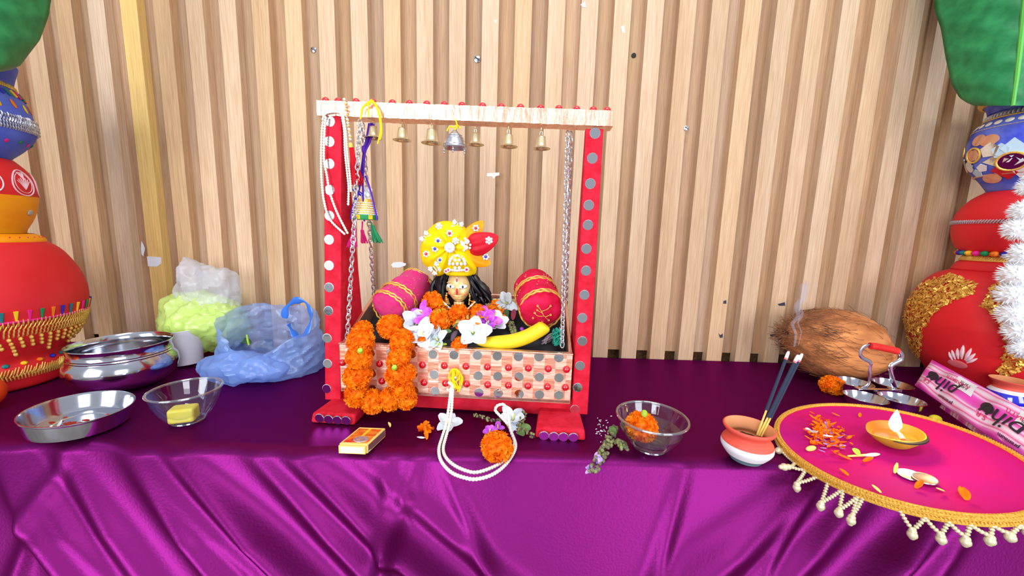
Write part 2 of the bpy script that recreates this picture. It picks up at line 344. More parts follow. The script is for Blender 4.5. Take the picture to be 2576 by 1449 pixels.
    def prism(s, out, th, m=0, M=None):     # outline in xy, thickness along z
        k = len(out); vs = [(x, y, 0) for x, y in out]+[(x, y, th) for x, y in out]
        fs = [tuple(reversed(range(k))), tuple(range(k, 2*k))]+[(i, (i+1) % k, k+(i+1) % k, k+i) for i in range(k)]
        return s.add(vs, fs, m, M)
def spline(pts, n=8, closed=False):
    pts = [Vector(p) for p in pts]; k = len(pts); out = []
    for i in range(k if closed else k-1):
        if closed: p = [pts[(i+d) % k] for d in (-1, 0, 1, 2)]
        else: p = [pts[max(i-1, 0)], pts[i], pts[i+1], pts[min(i+2, k-1)]]
        for j in range(n):
            t = j/n
            out.append(.5*((2*p[1])+(p[2]-p[0])*t+(2*p[0]-5*p[1]+4*p[2]-p[3])*t*t+(3*p[1]-p[0]-3*p[2]+p[3])*t**3))
    if not closed: out.append(pts[-1])
    return out
def resample(pts, step):
    pts = [Vector(p) for p in pts]; out = [pts[0].copy()]; acc = 0
    for a, b in zip(pts, pts[1:]):
        L = (b-a).length; d = step-acc
        while d <= L: out.append(a.lerp(b, d/L)); d += step
        acc = (acc+L) % step if L else acc
    return out
WM = {}
def wm(o): return WM.get(o.name, I4)
def link(o, parent=None):
    S.collection.objects.link(o)
    if parent is not None: o.parent = parent
    WM[o.name] = wm(parent) @ o.matrix_basis if parent is not None else o.matrix_basis.copy()
    return o
def tag(o, label=None, cat=None, group=None, kind=None):
    if label: o['label'] = label
    if cat: o['category'] = cat
    if group: o['group'] = group
    if kind: o['kind'] = kind
    return o
def empty(name, loc, label=None, cat=None, group=None, rz=0):
    o = bpy.data.objects.new(name, None); o.empty_display_size = .02; o.location = loc; o.rotation_euler = (0, 0, rz)
    link(o); return tag(o, label, cat, group)
def build(name, g, mats, parent=None, loc=None, smooth=True, mods=(), sharp=40):
    """one mesh object; coordinates in g are world coordinates"""
    if not isinstance(mats, (list, tuple)): mats = [mats]
    vs = np.array([tuple(v) for v in g.v]); mn = vs.min(0); mx = vs.max(0)
    if loc is None:
        loc = Vector(((mn[0]+mx[0])/2, (mn[1]+mx[1])/2, mn[2] if parent is None else (mn[2]+mx[2])/2))
    loc = Vector(loc)
    me = bpy.data.meshes.new(name); o = bpy.data.objects.new(name, me)
    if parent is None:
        o.location = loc; link(o); inv = T(-loc)
    else:
        pm = wm(parent); o.location = pm.inverted() @ loc; link(o, parent); inv = (pm @ T(o.location)).inverted()
    me.from_pydata([inv @ Vector(v) for v in g.v], [], g.f)
    for m in mats: me.materials.append(m)
    me.polygons.foreach_set('material_index', g.m)
    if smooth:
        me.polygons.foreach_set('use_smooth', [True]*len(me.polygons))
        try: me.set_sharp_from_angle(angle=math.radians(sharp))
        except Exception: pass
    me.update()
    for k, a in mods:
        md = o.modifiers.new(k, k)
        for p, v in a.items(): setattr(md, p, v)
    return o
BEV = lambda w, n=2: ('BEVEL', dict(width=w, segments=n, limit_method='ANGLE'))
SUB = lambda n: ('SUBSURF', dict(levels=n, render_levels=n))
SOL = lambda t, off=0: ('SOLIDIFY', dict(thickness=t, offset=off))
def inst(name, mesh, parent, M):
    """a part that shares mesh data; M is its world matrix"""
    o = bpy.data.objects.new(name, mesh); L = wm(parent).inverted() @ M if parent is not None else M
    o.matrix_basis = L; return link(o, parent)
def dup(root, loc, rot=None, scale=None, label=None, cat=None, group=None):
    def cp(o, parent):
        c = o.copy(); S.collection.objects.link(c)
        if parent is not None: c.parent = parent
        for ch in KIDS(o): cp(ch, c)
        return c
    r = cp(root, None); r.location = loc
    if rot is not None: r.rotation_euler = rot
    if scale is not None: r.scale = (scale,)*3 if isinstance(scale, (int, float)) else scale
    if label: r['label'] = label
    if cat: r['category'] = cat
    if group: r['group'] = group
    return r
def KIDS(o): return [c for c in S.collection.objects if c.parent == o]
def proto_done(o):
    """remove a prototype after it has been copied"""
    for c in KIDS(o): proto_done(c)
    bpy.data.objects.remove(o)
def text_mesh(body, size, shear=0, extrude=.0003):
    cu = bpy.data.curves.new('text', 'FONT'); cu.body = body; cu.size = size; cu.shear = shear; cu.extrude = extrude
    cu.align_x = 'CENTER'; cu.align_y = 'CENTER'; cu.resolution_u = 4
    o = bpy.data.objects.new('text', cu); S.collection.objects.link(o); bpy.context.view_layer.update()
    me = bpy.data.meshes.new_from_object(o.evaluated_get(bpy.context.evaluated_depsgraph_get()))
    vs = [v.co.copy() for v in me.vertices]; fs = [tuple(p.vertices) for p in me.polygons]
    bpy.data.objects.remove(o); return vs, fs
def R2(a): return math.radians(a)
EN = lambda x, y, z: Matrix.Rotation(z, 4, 'Z') @ Matrix.Rotation(y, 4, 'Y') @ Matrix.Rotation(x, 4, 'X')
# a lathe body standing at (ax, ay) on z0: profile of (radius, height)
class Body:
    def __init__(s, ax, ay, z0, prof):
        s.c = Vector((ax, ay, z0)); pts = [Vector((r, z, 0)) for r, z in prof]
        s.prof = [(max(p.x, 0.0), p.y) for p in spline(pts, 6)]
        s.zs = [p[1] for p in s.prof]; s.rs = [p[0] for p in s.prof]
    def r(s, z): return float(np.interp(z, s.zs, s.rs))
    def at(s, ang, z, off=0):
        r = s.r(z); e = .004; dr = (s.r(z+e)-s.r(z-e))/(2*e)
        n = Vector((math.cos(ang), math.sin(ang), -dr)).normalized()
        return s.c+Vector((r*math.cos(ang), r*math.sin(ang), z))+n*off, n
    def hit(s, x, y, off=0):
        d = ray(x, y); best = None
        for i in range(400):
            t = .3+i*.005
            p = CAM+d*t-s.c
            if s.zs[0] <= p.z <= s.zs[-1] and math.hypot(p.x, p.y) <= s.r(p.z):
                return s.at(math.atan2(p.y, p.x), p.z, off)
        for i in range(400):
            t = .3+i*.005; p = CAM+d*t-s.c; q = math.hypot(p.x, p.y)-s.r(min(max(p.z, s.zs[0]), s.zs[-1]))
            if best is None or q < best[0]: best = (q, p)
        p = best[1]; return s.at(math.atan2(p.y, p.x), min(max(p.z, s.zs[0]), s.zs[-1]), off)
    def ring(s, g, z, n, item, m=0, off=0, a0=0, a1=2*PI):
        for i in range(n): 
            p, nn = s.at(a0+(a1-a0)*i/n, z, off); item(g, p, nn, i, m)

# ------------------------------------------------------------------ the setting
def make_wall():
    g = G(); tone = []; tint = []
    H = 2.6; edges = []
    base = (.72, .515, .335)
    rr = random.Random(3)
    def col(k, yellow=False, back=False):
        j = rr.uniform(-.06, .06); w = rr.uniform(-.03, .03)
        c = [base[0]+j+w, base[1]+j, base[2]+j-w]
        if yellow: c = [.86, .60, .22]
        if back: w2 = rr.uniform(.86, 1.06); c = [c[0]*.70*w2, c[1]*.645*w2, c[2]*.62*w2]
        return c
    def addbox(x0, x1, y0, y1, z0, z1, c, t):
        n0 = len(g.f); g.box(((x0+x1)/2, (y0+y1)/2, (z0+z1)/2), (x1-x0, y1-y0, z1-z0)); 
        tint.extend([c]*(len(g.f)-n0)); tone.extend([t]*(len(g.f)-n0))
    for k in range(-24, 24):
        p = .0793 if k >= 0 else .0812
        x = .231+k*p if k >= 0 else .231+k*.0810
        t = (rr.uniform(-9, 9), 0, rr.uniform(-90, 90))
        addbox(x, x+.041, 0, .024, .70, H, col(k, yellow=(k == -15)), t)
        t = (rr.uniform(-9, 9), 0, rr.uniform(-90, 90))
        addbox(x+.0411, x+.0792 if k >= 0 else x+.0809, .021, .03, ZT+.016, H, col(k, back=True), t)
    o = build('wall_back', g, M_WOOD, smooth=False, loc=(0, 0, .70))
    me = o.data; a = me.attributes.new('tint', 'FLOAT_COLOR', 'FACE'); b = me.attributes.new('tone', 'FLOAT_VECTOR', 'FACE')
    a.data.foreach_set('color', [v for c in tint for v in (*c, 1)]); b.data.foreach_set('vector', [v for c in tone for v in c])
    tag(o, 'wall of pale upright wooden slats', None, None, 'structure')
    g = G(); g.box((0, .045, 1.3), (4.2, .02, 2.6)); gb = build('backing_board', g, M_ASH, o, smooth=False)
    # screw heads and scraps on the wall
    def screw(px, py, r, M2, Y):
        c = Q(px, py, Y); g = G(); g.tube([c, c+Vector((0, -.002, 0)), c+Vector((0, -.0032, 0))], [r, r, r*.6], 16)
        g2 = G(); s = build('screw', g, M2, o)
        g2.box((0, 0, 0), (r*1.7, .0006, r*.28), 0, T(c+Vector((0, -.0034, 0))) @ Matrix.Rotation(.6, 4, 'Y')); build('slot', g2, M_BLACK, s, smooth=False)
    screw(1201, 149, .0085, M_STEEL, .021); screw(789, 126, .007, M_STEEL, .021); screw(1594, 140, .006, M_BLACKISH, .021); screw(1726, 323, .0065, M_SILVER, 0)
    def scrap(outline, M2, name='tape_scrap', Y=0):
        pts = [Q(x, y, Y) for x, y in outline]; c = sum(pts, Vector())/len(pts); g = G()
        g.prism([(p.x-c.x, p.z-c.z) for p in reversed(pts)], .0006, 0, T(c+Vector((0, -.0001, 0))) @ Matrix.Rotation(PI/2, 4, 'X')); build(name, g, M2, o, smooth=False)
    scrap([(1225, 436), (1256, 434), (1256, 441), (1248, 443), (1242, 450), (1238, 444), (1225, 444)], M_STICKER)
    scrap([(984, 666), (990, 660), (1008, 659), (1022, 663), (1020, 668), (1005, 673), (988, 673)], M_STICKER)
    scrap([(370, 645), (405, 647), (406, 656), (405, 664), (395, 671), (373, 670)], M_STICKER)
    scrap([(356, 607), (361, 615), (365, 625), (361, 645), (357, 640), (355, 625)], M_STICKER)
    for q in ([(1956, 765), (1974, 760), (1975, 769), (1960, 769)], [(1937, 841), (1966, 840), (1967, 852), (1958, 853), (1950, 846), (1938, 846)],
              [(1820, 757), (1827, 755), (1827, 764), (1819, 764)], [(1807, 838), (1812, 843), (1818, 839), (1818, 849), (1811, 850)]):
        scrap(q, M_DKTAPE)
    for q in ([(1460, 12), (1472, 4), (1474, 18), (1466, 18)], [(1562, 68), (1570, 64), (1572, 82), (1566, 84)], [(1242, 50), (1250, 52), (1247, 60)]):
        scrap(q, M_STICKER, 'paint_speck')
make_wall()
g = G(); g.box((0, -1.5, -.02), (6, 4.2, .04)); tag(build('floor', g, M_FLOOR, smooth=False), 'plain tiled floor below the table', None, None, 'structure')

EDGE = -.476
FOLDS = []
def make_cloth():
    rad = .016
    # fold crests over the front, each a line (x at top, slope dx per metre down, width, height, where it starts)
    px = [((15, 1165), (250, 1449), 16, 1), ((70, 1165), (330, 1449), 8, .35), ((170, 1165), (390, 1449), 12, .5), ((355, 1170), (600, 1449), 14, .9), ((480, 1175), (790, 1449), 15, 1.1),
          ((400, 1172), (690, 1449), 9, .4), ((690, 1190), (960, 1449), 12, .55), ((800, 1185), (1120, 1449), 16, 1.0), ((970, 1195), (1230, 1400), 12, .3), ((2010, 1225), (1730, 1449), 22, .8),
          ((2180, 1240), (1960, 1449), 14, .5), ((2340, 1300), (2180, 1449), 16, .9), ((2440, 1310), (2330, 1449), 10, .4)]
    for a, b, w, h in px:
        A = Q(a[0], a[1], EDGE-.012); B = Q(b[0], b[1], EDGE-.012); s = (B.x-A.x)/(A.z-B.z)
        FOLDS.append((A.x-s*(ZT-A.z), s, w*.0019, h))
    for k in range(14):
        FOLDS.append((random.Random(k).uniform(-1.9, 1.9), random.Random(k+50).uniform(-.5, .5), .012, .25))
    def disp(x, s):
        d = 0
        for x0, k, w, h in FOLDS:
            u = (x-(x0+k*s))/(w*(1+1.2*s))
            if abs(u) < 4: d += h*.034*math.exp(-u*u)*min(1, .25+s*6)
        return d+.004*noise.noise(Vector((x*3, s*4, 1)))
    def fn(u, v):
        x = -1.95+3.9*u
        if v < .38:
            y = -.004+(EDGE+rad+.004)*v/.38
            z = ZT+.0004*noise.noise(Vector((x*14, y*30, 0)))-.0008
            return Vector((x, y, z))
        if v < .45:
            a = (v-.38)/.07*PI/2
            d = disp(x, 0)*math.sin(a)
            return Vector((x, EDGE+rad-rad*math.sin(a)-d, ZT-.0008-rad+rad*math.cos(a)))
        s = (v-.45)/.55*.66
        return Vector((x, EDGE-disp(x, s)-.05*s, ZT-.0008-rad-s))
    g = G(); g.grid(fn, 700, 260)
    o = build('tablecloth', g, M_VELVET, loc=(0, -.25, .07))
    tag(o, 'deep purple velvet cloth covering the table and hanging in folds at the front', 'tablecloth')
make_cloth()

# ------------------------------------------------------------------ the swing
RZ = -math.radians(3.4); SW0 = Vector((-.098, -.358, ZT))
RM = Matrix.Rotation(RZ, 4, 'Z'); SWM = T(SW0) @ RM
def swp(px, py, d=0):
    """point on the swing's front plane, d metres behind it"""
    n = RM @ Vector((0, 1, 0)); o = SW0+n*d; r = ray(px, py); t = (o-CAM).dot(n)/r.dot(n); return CAM+r*t
def loc(p): return SWM.inverted() @ p
swing = empty('cradle_swing', SW0, 'red velvet and rose-gold toy swing studded with mirrors, standing at the centre of the table', 'swing', rz=RZ)
g = G(); g.disc((0, 0, 0), (0, -1, 0), .0079, .0016, 24, 0)
for i in range(24):
    a = 2*PI*i/24; g.sph((.0079*math.cos(a), -.0009, .0079*math.sin(a)), (.0012, .0009, .0012), 6, 4, 1)
_mir = build('mirror', g, [M_MIRROR, M_SILVERRIM], loc=(0, 0, 0)); ME_MIRROR = _mir.data
g = G(); g.sph((0, 0, 0), (.0066, .0058, .0066), 18, 10)
_gem = build('gem', g, M_GEM, loc=(0, 0, 0)); ME_GEM = _gem.data
proto_done(_mir); proto_done(_gem)
rm = random.Random(4)
def put_mirror(parent, p, s=1.0, tilt=.09, nrm=None):
    n = nrm or (RM @ Vector((0, -1, 0)))
    M = frame(p, n) @ Matrix.Rotation(PI/2, 4, 'X') @ EN(rm.uniform(-tilt, tilt)*.3, 0, rm.uniform(-tilt, tilt)*.3) @ Matrix.Scale(s, 4)
    return inst('mirror', ME_MIRROR, parent, M)
def post(bot, top, w, d0, d1, mir, name='post'):
    """upright board: front vertical, back edge sloping so that it is deeper at its foot"""
    b, t = loc(swp(*bot)), loc(swp(*top)); g = G()
    def q(c, d, dz): return [SWM @ Vector(v) for v in ((c.x-w/2, 0, dz), (c.x+w/2, 0, dz), (c.x+w/2, d, dz), (c.x-w/2, d, dz))]
    g.hexa(q(b, d1, .015)+q(t, d0, t.z))
    o = build(name, g, M_RED, swing, mods=[BEV(.0015)], smooth=True)
    for m in mir: put_mirror(o, swp(*m)+(RM @ Vector((0, -.0006, 0))), 1.0)
    return o
Lp = post((836, 985), (836, 288), .0305, .012, .115, [(830, 305), (829, 356), (829, 412), (829, 478), (829, 543), (828, 603), (828, 668), (828, 723), (826, 782), (823, 851), (824, 915), (822, 978)])
Rp = post((1459, 1030), (1496, 324), .0285, .012, .10, [(1497, 335), (1490, 398), (1485, 462), (1481, 516), (1479, 566), (1475, 626), (1474, 681), (1470, 742), (1465, 800), (1465, 858), (1459, 920), (1453, 975), (1446, 1030)])
# feet: flared velvet wedges
def foot(fl, fr, ml, mirrors, deep=.125):
    a = loc(P(fl[0], fl[1], ZT)); b = loc(P(fr[0], fr[1], ZT)); m0 = loc(swp(ml, 1000))
    f0 = min(a.y, b.y); h = .017
    bx = [Vector(v) for v in ((a.x, a.y, .0), (b.x, b.y, .0), (b.x-.004, deep, .0), (a.x+.012, deep, .0), (a.x+.002, a.y+.004, h), (b.x-.002, b.y+.004, h), (b.x-.006, deep, h+.004), (a.x+.018, deep, h+.004))]
    g = G(); g.hexa([SWM @ p for p in bx]); o = build('foot', g, M_RED, swing, mods=[BEV(.004, 3)])
    n = Vector((b.x-a.x, b.y-a.y, 0)).normalized(); nn = RM @ Vector((n.y, -n.x, 0))
    for x, y in mirrors:
        r = ray(x, y); o0 = SWM @ Vector((a.x, a.y, 0)); t = (o0-CAM).dot(nn)/r.dot(nn); p = CAM+r*t
        put_mirror(o, p+nn*.0035, .95, .05, nn+Vector((0, 0, -.12)))
    return o
foot((780, 1064), (893, 1071), 840, [(806, 1050), (829, 1053), (851, 1055), (873, 1056)])
foot((1345, 1102), (1474, 1110), 1459, [(1368, 1094), (1393, 1096), (1417, 1097), (1442, 1098)])
g = G(); a = loc(swp(858, 1010)); b = loc(swp(1442, 1012))
g.box(((a.x+b.x)/2, .020, .020), (b.x-a.x, .016, .032), 0, SWM); build('base_rail', g, M_RED, swing, mods=[BEV(.002)])
# crossbar with red cabochons along its top
a = loc(swp(799, 254)); b = loc(swp(1544, 280)); cz = (loc(swp(1172, 278))).z
hh = .0118; CBK = (b.z-a.z)/(b.x-a.x); CBA = a.z-CBK*a.x-hh; g = G(); n = 40
def cb(u, v):
    x = a.x+(b.x-a.x)*u; q = 2*PI*v; cz = CBA+CBK*x; y = .011+.0145*max(-1, min(1, 1.6*math.cos(q))); z = hh*max(-1, min(1, 1.6*math.sin(q)))
    w = .0005*noise.noise(Vector((x*160, y*40, z*40))); return SWM @ Vector((x, y-w*2, cz+z+w))
g.grid(cb, 160, 24)
for e in (0, 1):
    c = [cb(e, j/24) for j in range(24)]; g.add(c, [tuple(range(24)) if e else tuple(reversed(range(24)))])
bar = build('crossbar', g, M_COPPER, swing, sharp=50)
for x, y in [(816, 247), (848, 249), (893, 251), (936, 253), (985, 256), (1028, 258), (1072, 260), (1116, 262), (1161, 264), (1213, 266), (1260, 267), (1309, 270), (1360, 272), (1406, 273), (1451, 274), (1493, 275), (1528, 276)]:
    p = loc(swp(x, y)); inst('gem', ME_GEM, bar, SWM @ T(p.x, .004, CBA+CBK*p.x+hh+.0012))
# cradle
a = loc(swp(860, 868)); b = loc(swp(1440, 884)); CX0, CX1 = a.x, b.x; CZ1 = .1275; CZ0 = .0385; CD = .150; CB = .075
g = G(); th = .007; FY = -.010
g.box(((CX0+CX1)/2, FY+th/2, (CZ0+CZ1)/2), (CX1-CX0, th, CZ1-CZ0), 0, SWM)
front = build('cradle', g, M_FOIL, swing, mods=[BEV(.0015)])
g = G(); g.box(((CX0+CX1)/2, FY+.004, CZ1+.0012), (CX1-CX0+.001, .012, .003), 0, SWM); build('rim', g, M_COPPER, front, mods=[BEV(.001)])
for x in (CX0, CX1-th):
    g = G(); g.hexa([SWM @ Vector(v) for v in ((x, FY+th, CZ0), (x+th, FY+th, CZ0), (x+th, CD, CZ0), (x, CD, CZ0), (x, FY+th, CZ1), (x+th, FY+th, CZ1), (x+th, CD, CZ1+CB), (x, CD, CZ1+CB))])
    build('side_panel', g, M_COPPER, front, mods=[BEV(.0015)])
g = G(); g.box(((CX0+CX1)/2, CD+th/2, (CZ0+CZ1)/2), (CX1-CX0, th, CZ1-CZ0), 0, SWM); build('back_panel', g, M_COPPER, front, mods=[BEV(.0015)])
g = G(); g.box(((CX0+CX1)/2, CD+.003, CZ1+CB-.004), (CX1-CX0, .008, .008), 0, SWM); build('back_rail', g, M_COPPER, front, mods=[BEV(.0015)])
g = G(); g.box(((CX0+CX1)/2, (FY+CD)/2, CZ0+.003), (CX1-CX0-.002, CD-FY, .006), 0, SWM); build('bottom_panel', g, M_COPPER, front)
def dpanel(px, py): return swp(px, py, FY)
gx = [862, 908, 955, 1009, 1063, 1118, 1172, 1226, 1279, 1329, 1379, 1425]
for x in gx:
    k = (x-1063)/362
    inst('gem', ME_GEM, front, T(dpanel(x, 918+11*k)) @ RM); inst('gem', ME_GEM, front, T(dpanel(x+4*(1-k)-3*k, 962+12*k)) @ RM)
for i, x in enumerate([885, 932, 982, 1036, 1089, 1142, 1201, 1251, 1304, 1356, 1406]):
    k = (x-1089)/317
    for j, y in enumerate((891+8*k, 942+8*k, 984+10*k)):
        if i == 5 and j > 0: continue
        put_mirror(front, dpanel(x+(0, 3, 6)[j]*(1-max(0, k)), y)+(RM @ Vector((0, -.0004, 0))), 1.0, .12)
# chains
def chain(p0, p1, label=None):
    L = (p1-p0).length; pitch = .0086; n = int(L/pitch); d = (p1-p0)/n; g = G(); rr = random.Random(n)
    for i in range(n):
        c = p0+d*(i+.5); Mx = frame(c, d, (0, 1, 0), (PI/4 if i % 2 else -PI/4)+rr.uniform(-.3, .3)); a, b = .0066, .0036
        pts = [Vector((b*math.cos(t), 0, a*math.sin(t)*(1.0 if abs(math.sin(t)) < .9 else 1.0))) for t in [2*PI*k/12 for k in range(12)]]
        g.tube([Mx @ p for p in pts], .00115, 6, closed=True)
    return build('chain', g, M_CHAIN, swing)
iF = SWM @ Vector((CX0+.010, FY+.012, CZ1+.002)); 
chain(swp(906, 303, -.004), swp(873, 862, .004)); chain(swp(1428, 332, .012), swp(1414, 872, .004))
chain(swp(912, 312, .016), SWM @ Vector((CX0+.004, CD-.02, CZ1+CB-.010))); chain(swp(1436, 334, .016), SWM @ Vector((CX1-.004, CD-.02, CZ1+CB-.010)))
g = G(); gy = G()
# bedding: a dark quilt heaped in the cradle that carries everything lying in it
def heap(u, v):
    x = CX0+th+.001+(CX1-CX0-2*th-.002)*u; y = FY+th+.001+(CD-FY-th-.002)*v
    z = CZ1-.012+.055*v*math.sin(min(1, v*1.2)*PI/2)+.050*math.exp(-((u-.46)/.20)**2)*math.sin(PI*min(1, v**.8))**1.0+.004*noise.noise(Vector((x*40, y*40, 2)))
    e = min(u, 1-u)*18; z -= .012*max(0, 1-e)
    return SWM @ Vector((x, y, z))
g.grid(heap, 60, 24)
for (f0, f1) in (((0, 0), (1, 0)), ((1, 0), (1, 1)), ((1, 1), (0, 1)), ((0, 1), (0, 0))):
    pts = [heap(f0[0]+(f1[0]-f0[0])*k/30, f0[1]+(f1[1]-f0[1])*k/30) for k in range(31)]
    g.add(pts+[Vector((p.x, p.y, ZT+CZ0+.0065)) for p in pts], [(31+k, 31+k+1, k+1, k) for k in range(30)])
qd = build('quilt', g, M_DARKCLOTH); tag(qd, 'dark green-black quilt heaped inside the cradle under the flowers', 'quilt')
def on_heap(px, py, off=0.0):
    d = ray(px, py)
    for i in range(700):
        p = CAM+d*(.5+i*.001); l = loc(p); u = (l.x-CX0-th-.001)/(CX1-CX0-2*th-.002); v = (l.y-FY-th-.001)/(CD-FY-th-.002)
        if 0 <= u <= 1 and 0 <= v <= 1 and p.z <= heap(u, v).z+off: return p
    return swp(px, py, .09)
# ---------------------------------------------------------------- flowers
def marigold_mesh(g, R, seed, n=270, flat=.82, m=0):
    rr = random.Random(seed)
    for i in range(n):
        t = (i+.5)/n; z = 1-1.96*t; ph = i*2.39996+rr.uniform(-.25, .25); s = math.sqrt(max(0, 1-z*z))
        d = Vector((s*math.cos(ph), s*math.sin(ph), z)); c = Vector((d.x, d.y, d.z*flat))*R*rr.uniform(.80, .87)
        Mx = frame(c, (d+Vector((rr.uniform(-.35, .35), rr.uniform(-.35, .35), rr.uniform(-.2, .3)))), spin=rr.uniform(0, 6.28))
        w = R*rr.uniform(.15, .21); h = R*rr.uniform(.15, .23); k = rr.uniform(.25, .6); vs = []
        for a in range(5):
            x = (a/4-.5)*2; wv = math.sin(x*7+i)*.12*w
            vs.append((x*w*.35, -k*w*.2, -h*.3)); vs.append((x*w*.8, wv+k*w*x*x*.5, h*.4)); vs.append((x*w, wv*1.8+k*w*x*x+.22*h, h*(.78+.22*math.cos(x*5+i))))
        g.add(vs, [(a*3+b, (a+1)*3+b, (a+1)*3+b+1, a*3+b+1) for a in range(4) for b in range(2)], m, Mx)
    g.sph((0, 0, 0), (R*.85, R*.85, R*.85*flat), 14, 8, m)
MARI = []
for k in range(4):
    g = G(); marigold_mesh(g, .0232, k*11+3); o = build('marigold', g, M_MARI, loc=(0, 0, 0), sharp=180); MARI.append(o.data); proto_done(o)
_g = G(); _g.tube([(0, 0, 0), (0, 0, .004), (0, 0, .008)], [.0042, .0052, .0034], 10); _o = build('calyx', _g, M_GREENB, loc=(0, 0, 0)); ME_CAL = _o.data; proto_done(_o)
def marigold(c, r, label, k=0, rot=(0, 0, 0), calyx=None, group=None):
    o = inst('marigold', MARI[k % 4], None, T(c) @ EN(*rot) @ Matrix.Scale(r/.0232, 4)); tag(o, label, 'flower', group)
    if calyx is not None:
        p, n = calyx; inst('calyx', ME_CAL, o, frame(p, n))
    return o
def petal(g, Mx, L, W, cup=.3, curl=.3, m=0, tip=.75, thick=.0004):
    nu, nv = 6, 8
    def f(u, v):
        x = (u-.5)*2; w = W*(math.sin(PI*min(1, .12+v*tip*1.08))**.8)*.5
        return Mx @ Vector((x*w, v*L, cup*w*x*x*1.4+curl*L*v*v))
    g.grid(f, nu, nv, m)
def flower(name, c, nrm, L, W, n, mats, label, seed=0, cup=.4, curl=.25, group=None, spread=.35, stamen=True, cat='flower', spin=None):
    rr = random.Random(seed); g = G(); F = frame(c, nrm, spin=rr.uniform(0, 6) if spin is None else spin)
    for i in range(n):
        a = 2*PI*i/n+rr.uniform(-.22, .22)
        petal(g, F @ Matrix.Rotation(a, 4, 'Z') @ T(0, L*.08, 0) @ Matrix.Rotation(spread+rr.uniform(-.25, .3), 4, 'X'), L*rr.uniform(.85, 1.1), W*rr.uniform(.85, 1.1), cup, curl*rr.uniform(-.6, 1), 0)
    o = build(name, g, mats, mods=[SOL(.0005)], sharp=180, loc=c); tag(o, label, cat, group)
    if stamen:
        g = G(); nn = Vector(nrm).normalized(); q = Vector((rr.uniform(-.4, .4), rr.uniform(-.4, .4), rr.uniform(-.2, .6)))
        g.tube([c, c+nn*L*.3+q*L*.1, c+nn*L*.45+q*L*.35], [.0016, .0013, .0011], 7); build('stamen', g, M_STAMEN, o)
    return o
def leaf(name, pts, w, m, label, cat='leaf', up=(0, -.5, 1), parent=None, cup=.25):
    pts = spline(pts, 6); g = G(); k = len(pts)-1; upv = Vector(up).normalized()
    def f(u, v):
        i = min(int(v*k), k-1); p = pts[i].lerp(pts[i+1], v*k-i); t = (pts[i+1]-pts[i]).normalized(); s = t.cross(upv).normalized(); x = (u-.5)*2
        ww = w*math.sin(PI*min(.98, .04+v*.94))**.7*.5
        return p+s*x*ww+upv*(cup*ww*x*x)
    g.grid(f, 6, 14); o = build(name, g, m, parent, mods=[SOL(.0006)], sharp=180)
    if label: tag(o, label, cat)
    return o
VUP = Vector((0, -.75, .6))
# marigolds lying in the cradle
def heap_mari(px, py, rpx, label, k, calyx=None):
    r = rpx*.00066; p = on_heap(px, py, r*.75); cx = None
    if calyx: 
        q = on_heap(calyx[0], calyx[1], r*.75); d = (CAM-q).normalized(); cx = (p+(q-p)*.9+d*r*.78, d+Vector((0, 0, .3)))
    return marigold(p, r, label, k, (.5+k, .3*k, k), cx)
heap_mari(1094, 758, 38, 'big orange marigold heaped in the cradle just below the figurine\'s left cheek', 0)
heap_mari(1108, 806, 36, 'orange marigold with a green base showing, lying in the middle of the cradle', 1, (1104, 783))
heap_mari(1156, 866, 24, 'orange marigold behind the front rim of the cradle, left of the banana', 2)
heap_mari(1064, 862, 20, 'small orange marigold mostly hidden under white petals at the front rim', 3)
heap_mari(1042, 795, 22, 'orange marigold peeping out between the white flowers by the pink bolster', 1)
heap_mari(1152, 790, 31, 'loose half-opened marigold in the middle of the shredded petals', 3)
heap_mari(1200, 788, 29, 'orange marigold half pulled apart under the figurine\'s chin on the right', 2)
# shredded marigold petals: nobody could count them
g = G(); rr = random.Random(5)
for i in range(330):
    px, py = rr.gauss(1185, 34), rr.gauss(797, 20)
    if i > 260: px, py = rr.gauss(1245, 10), rr.gauss(780, 12)
    if (1120 < px < 1190 and py < 784) or py > 822: py = rr.uniform(786, 818)
    p = on_heap(px, py, rr.uniform(.006, .03)); Mx = T(p) @ EN(rr.uniform(-1.3, 1.3), rr.uniform(-1.3, 1.3), rr.uniform(0, 6.3))
    petal(g, Mx, rr.uniform(.008, .016), rr.uniform(.003, .006), .6, rr.uniform(-.5, .7), 0 if rr.random() < .86 else 1)
tag(build('marigold_petals', g, [M_MARI, M_STAMEN], sharp=180), 'heap of shredded orange marigold petals under the figurine\'s chin', 'petals', None, 'stuff')
# white and purple star flowers
def hflower(px, py, s, label, seed, kind='w', off=.012, nrm=None, n=5):
    p = on_heap(px, py, off); nn = Vector(nrm) if nrm else VUP+Vector((random.Random(seed).uniform(-.5, .5), 0, random.Random(seed+9).uniform(-.3, .3)))
    return flower('white_flower' if kind == 'w' else 'purple_flower', p, nn, s*.00086, s*.00068, n, M_WPETAL if kind == 'w' else M_PPETAL, label, seed)
hflower(1028, 787, 33, 'white flower leaning against the front of the pink bolster', 1, off=.02)
hflower(1046, 817, 36, 'white flower between the garland and the purple flower', 2, off=.018)
hflower(1068, 848, 40, 'large white flower at the front rim of the cradle, over the green buds', 3, off=.014)
hflower(1102, 856, 30, 'white flower at the front rim, left of the olive leaf', 4, off=.012)
hflower(1190, 838, 38, 'white flower lying on the stalk end of the banana', 5, off=.016)
hflower(1245, 818, 34, 'white flower behind the middle of the banana', 6, off=.014)
hflower(1276, 764, 32, 'white flower leaning against the left side of the red bolster', 7, off=.02, nrm=(-.3, -.8, .4))
hflower(1013, 822, 27, 'small white flower wedged between the garland and the pink bolster', 15, off=.012)
hflower(1086, 832, 30, 'white flower behind the large one at the front rim, below the big marigolds', 16, off=.014)
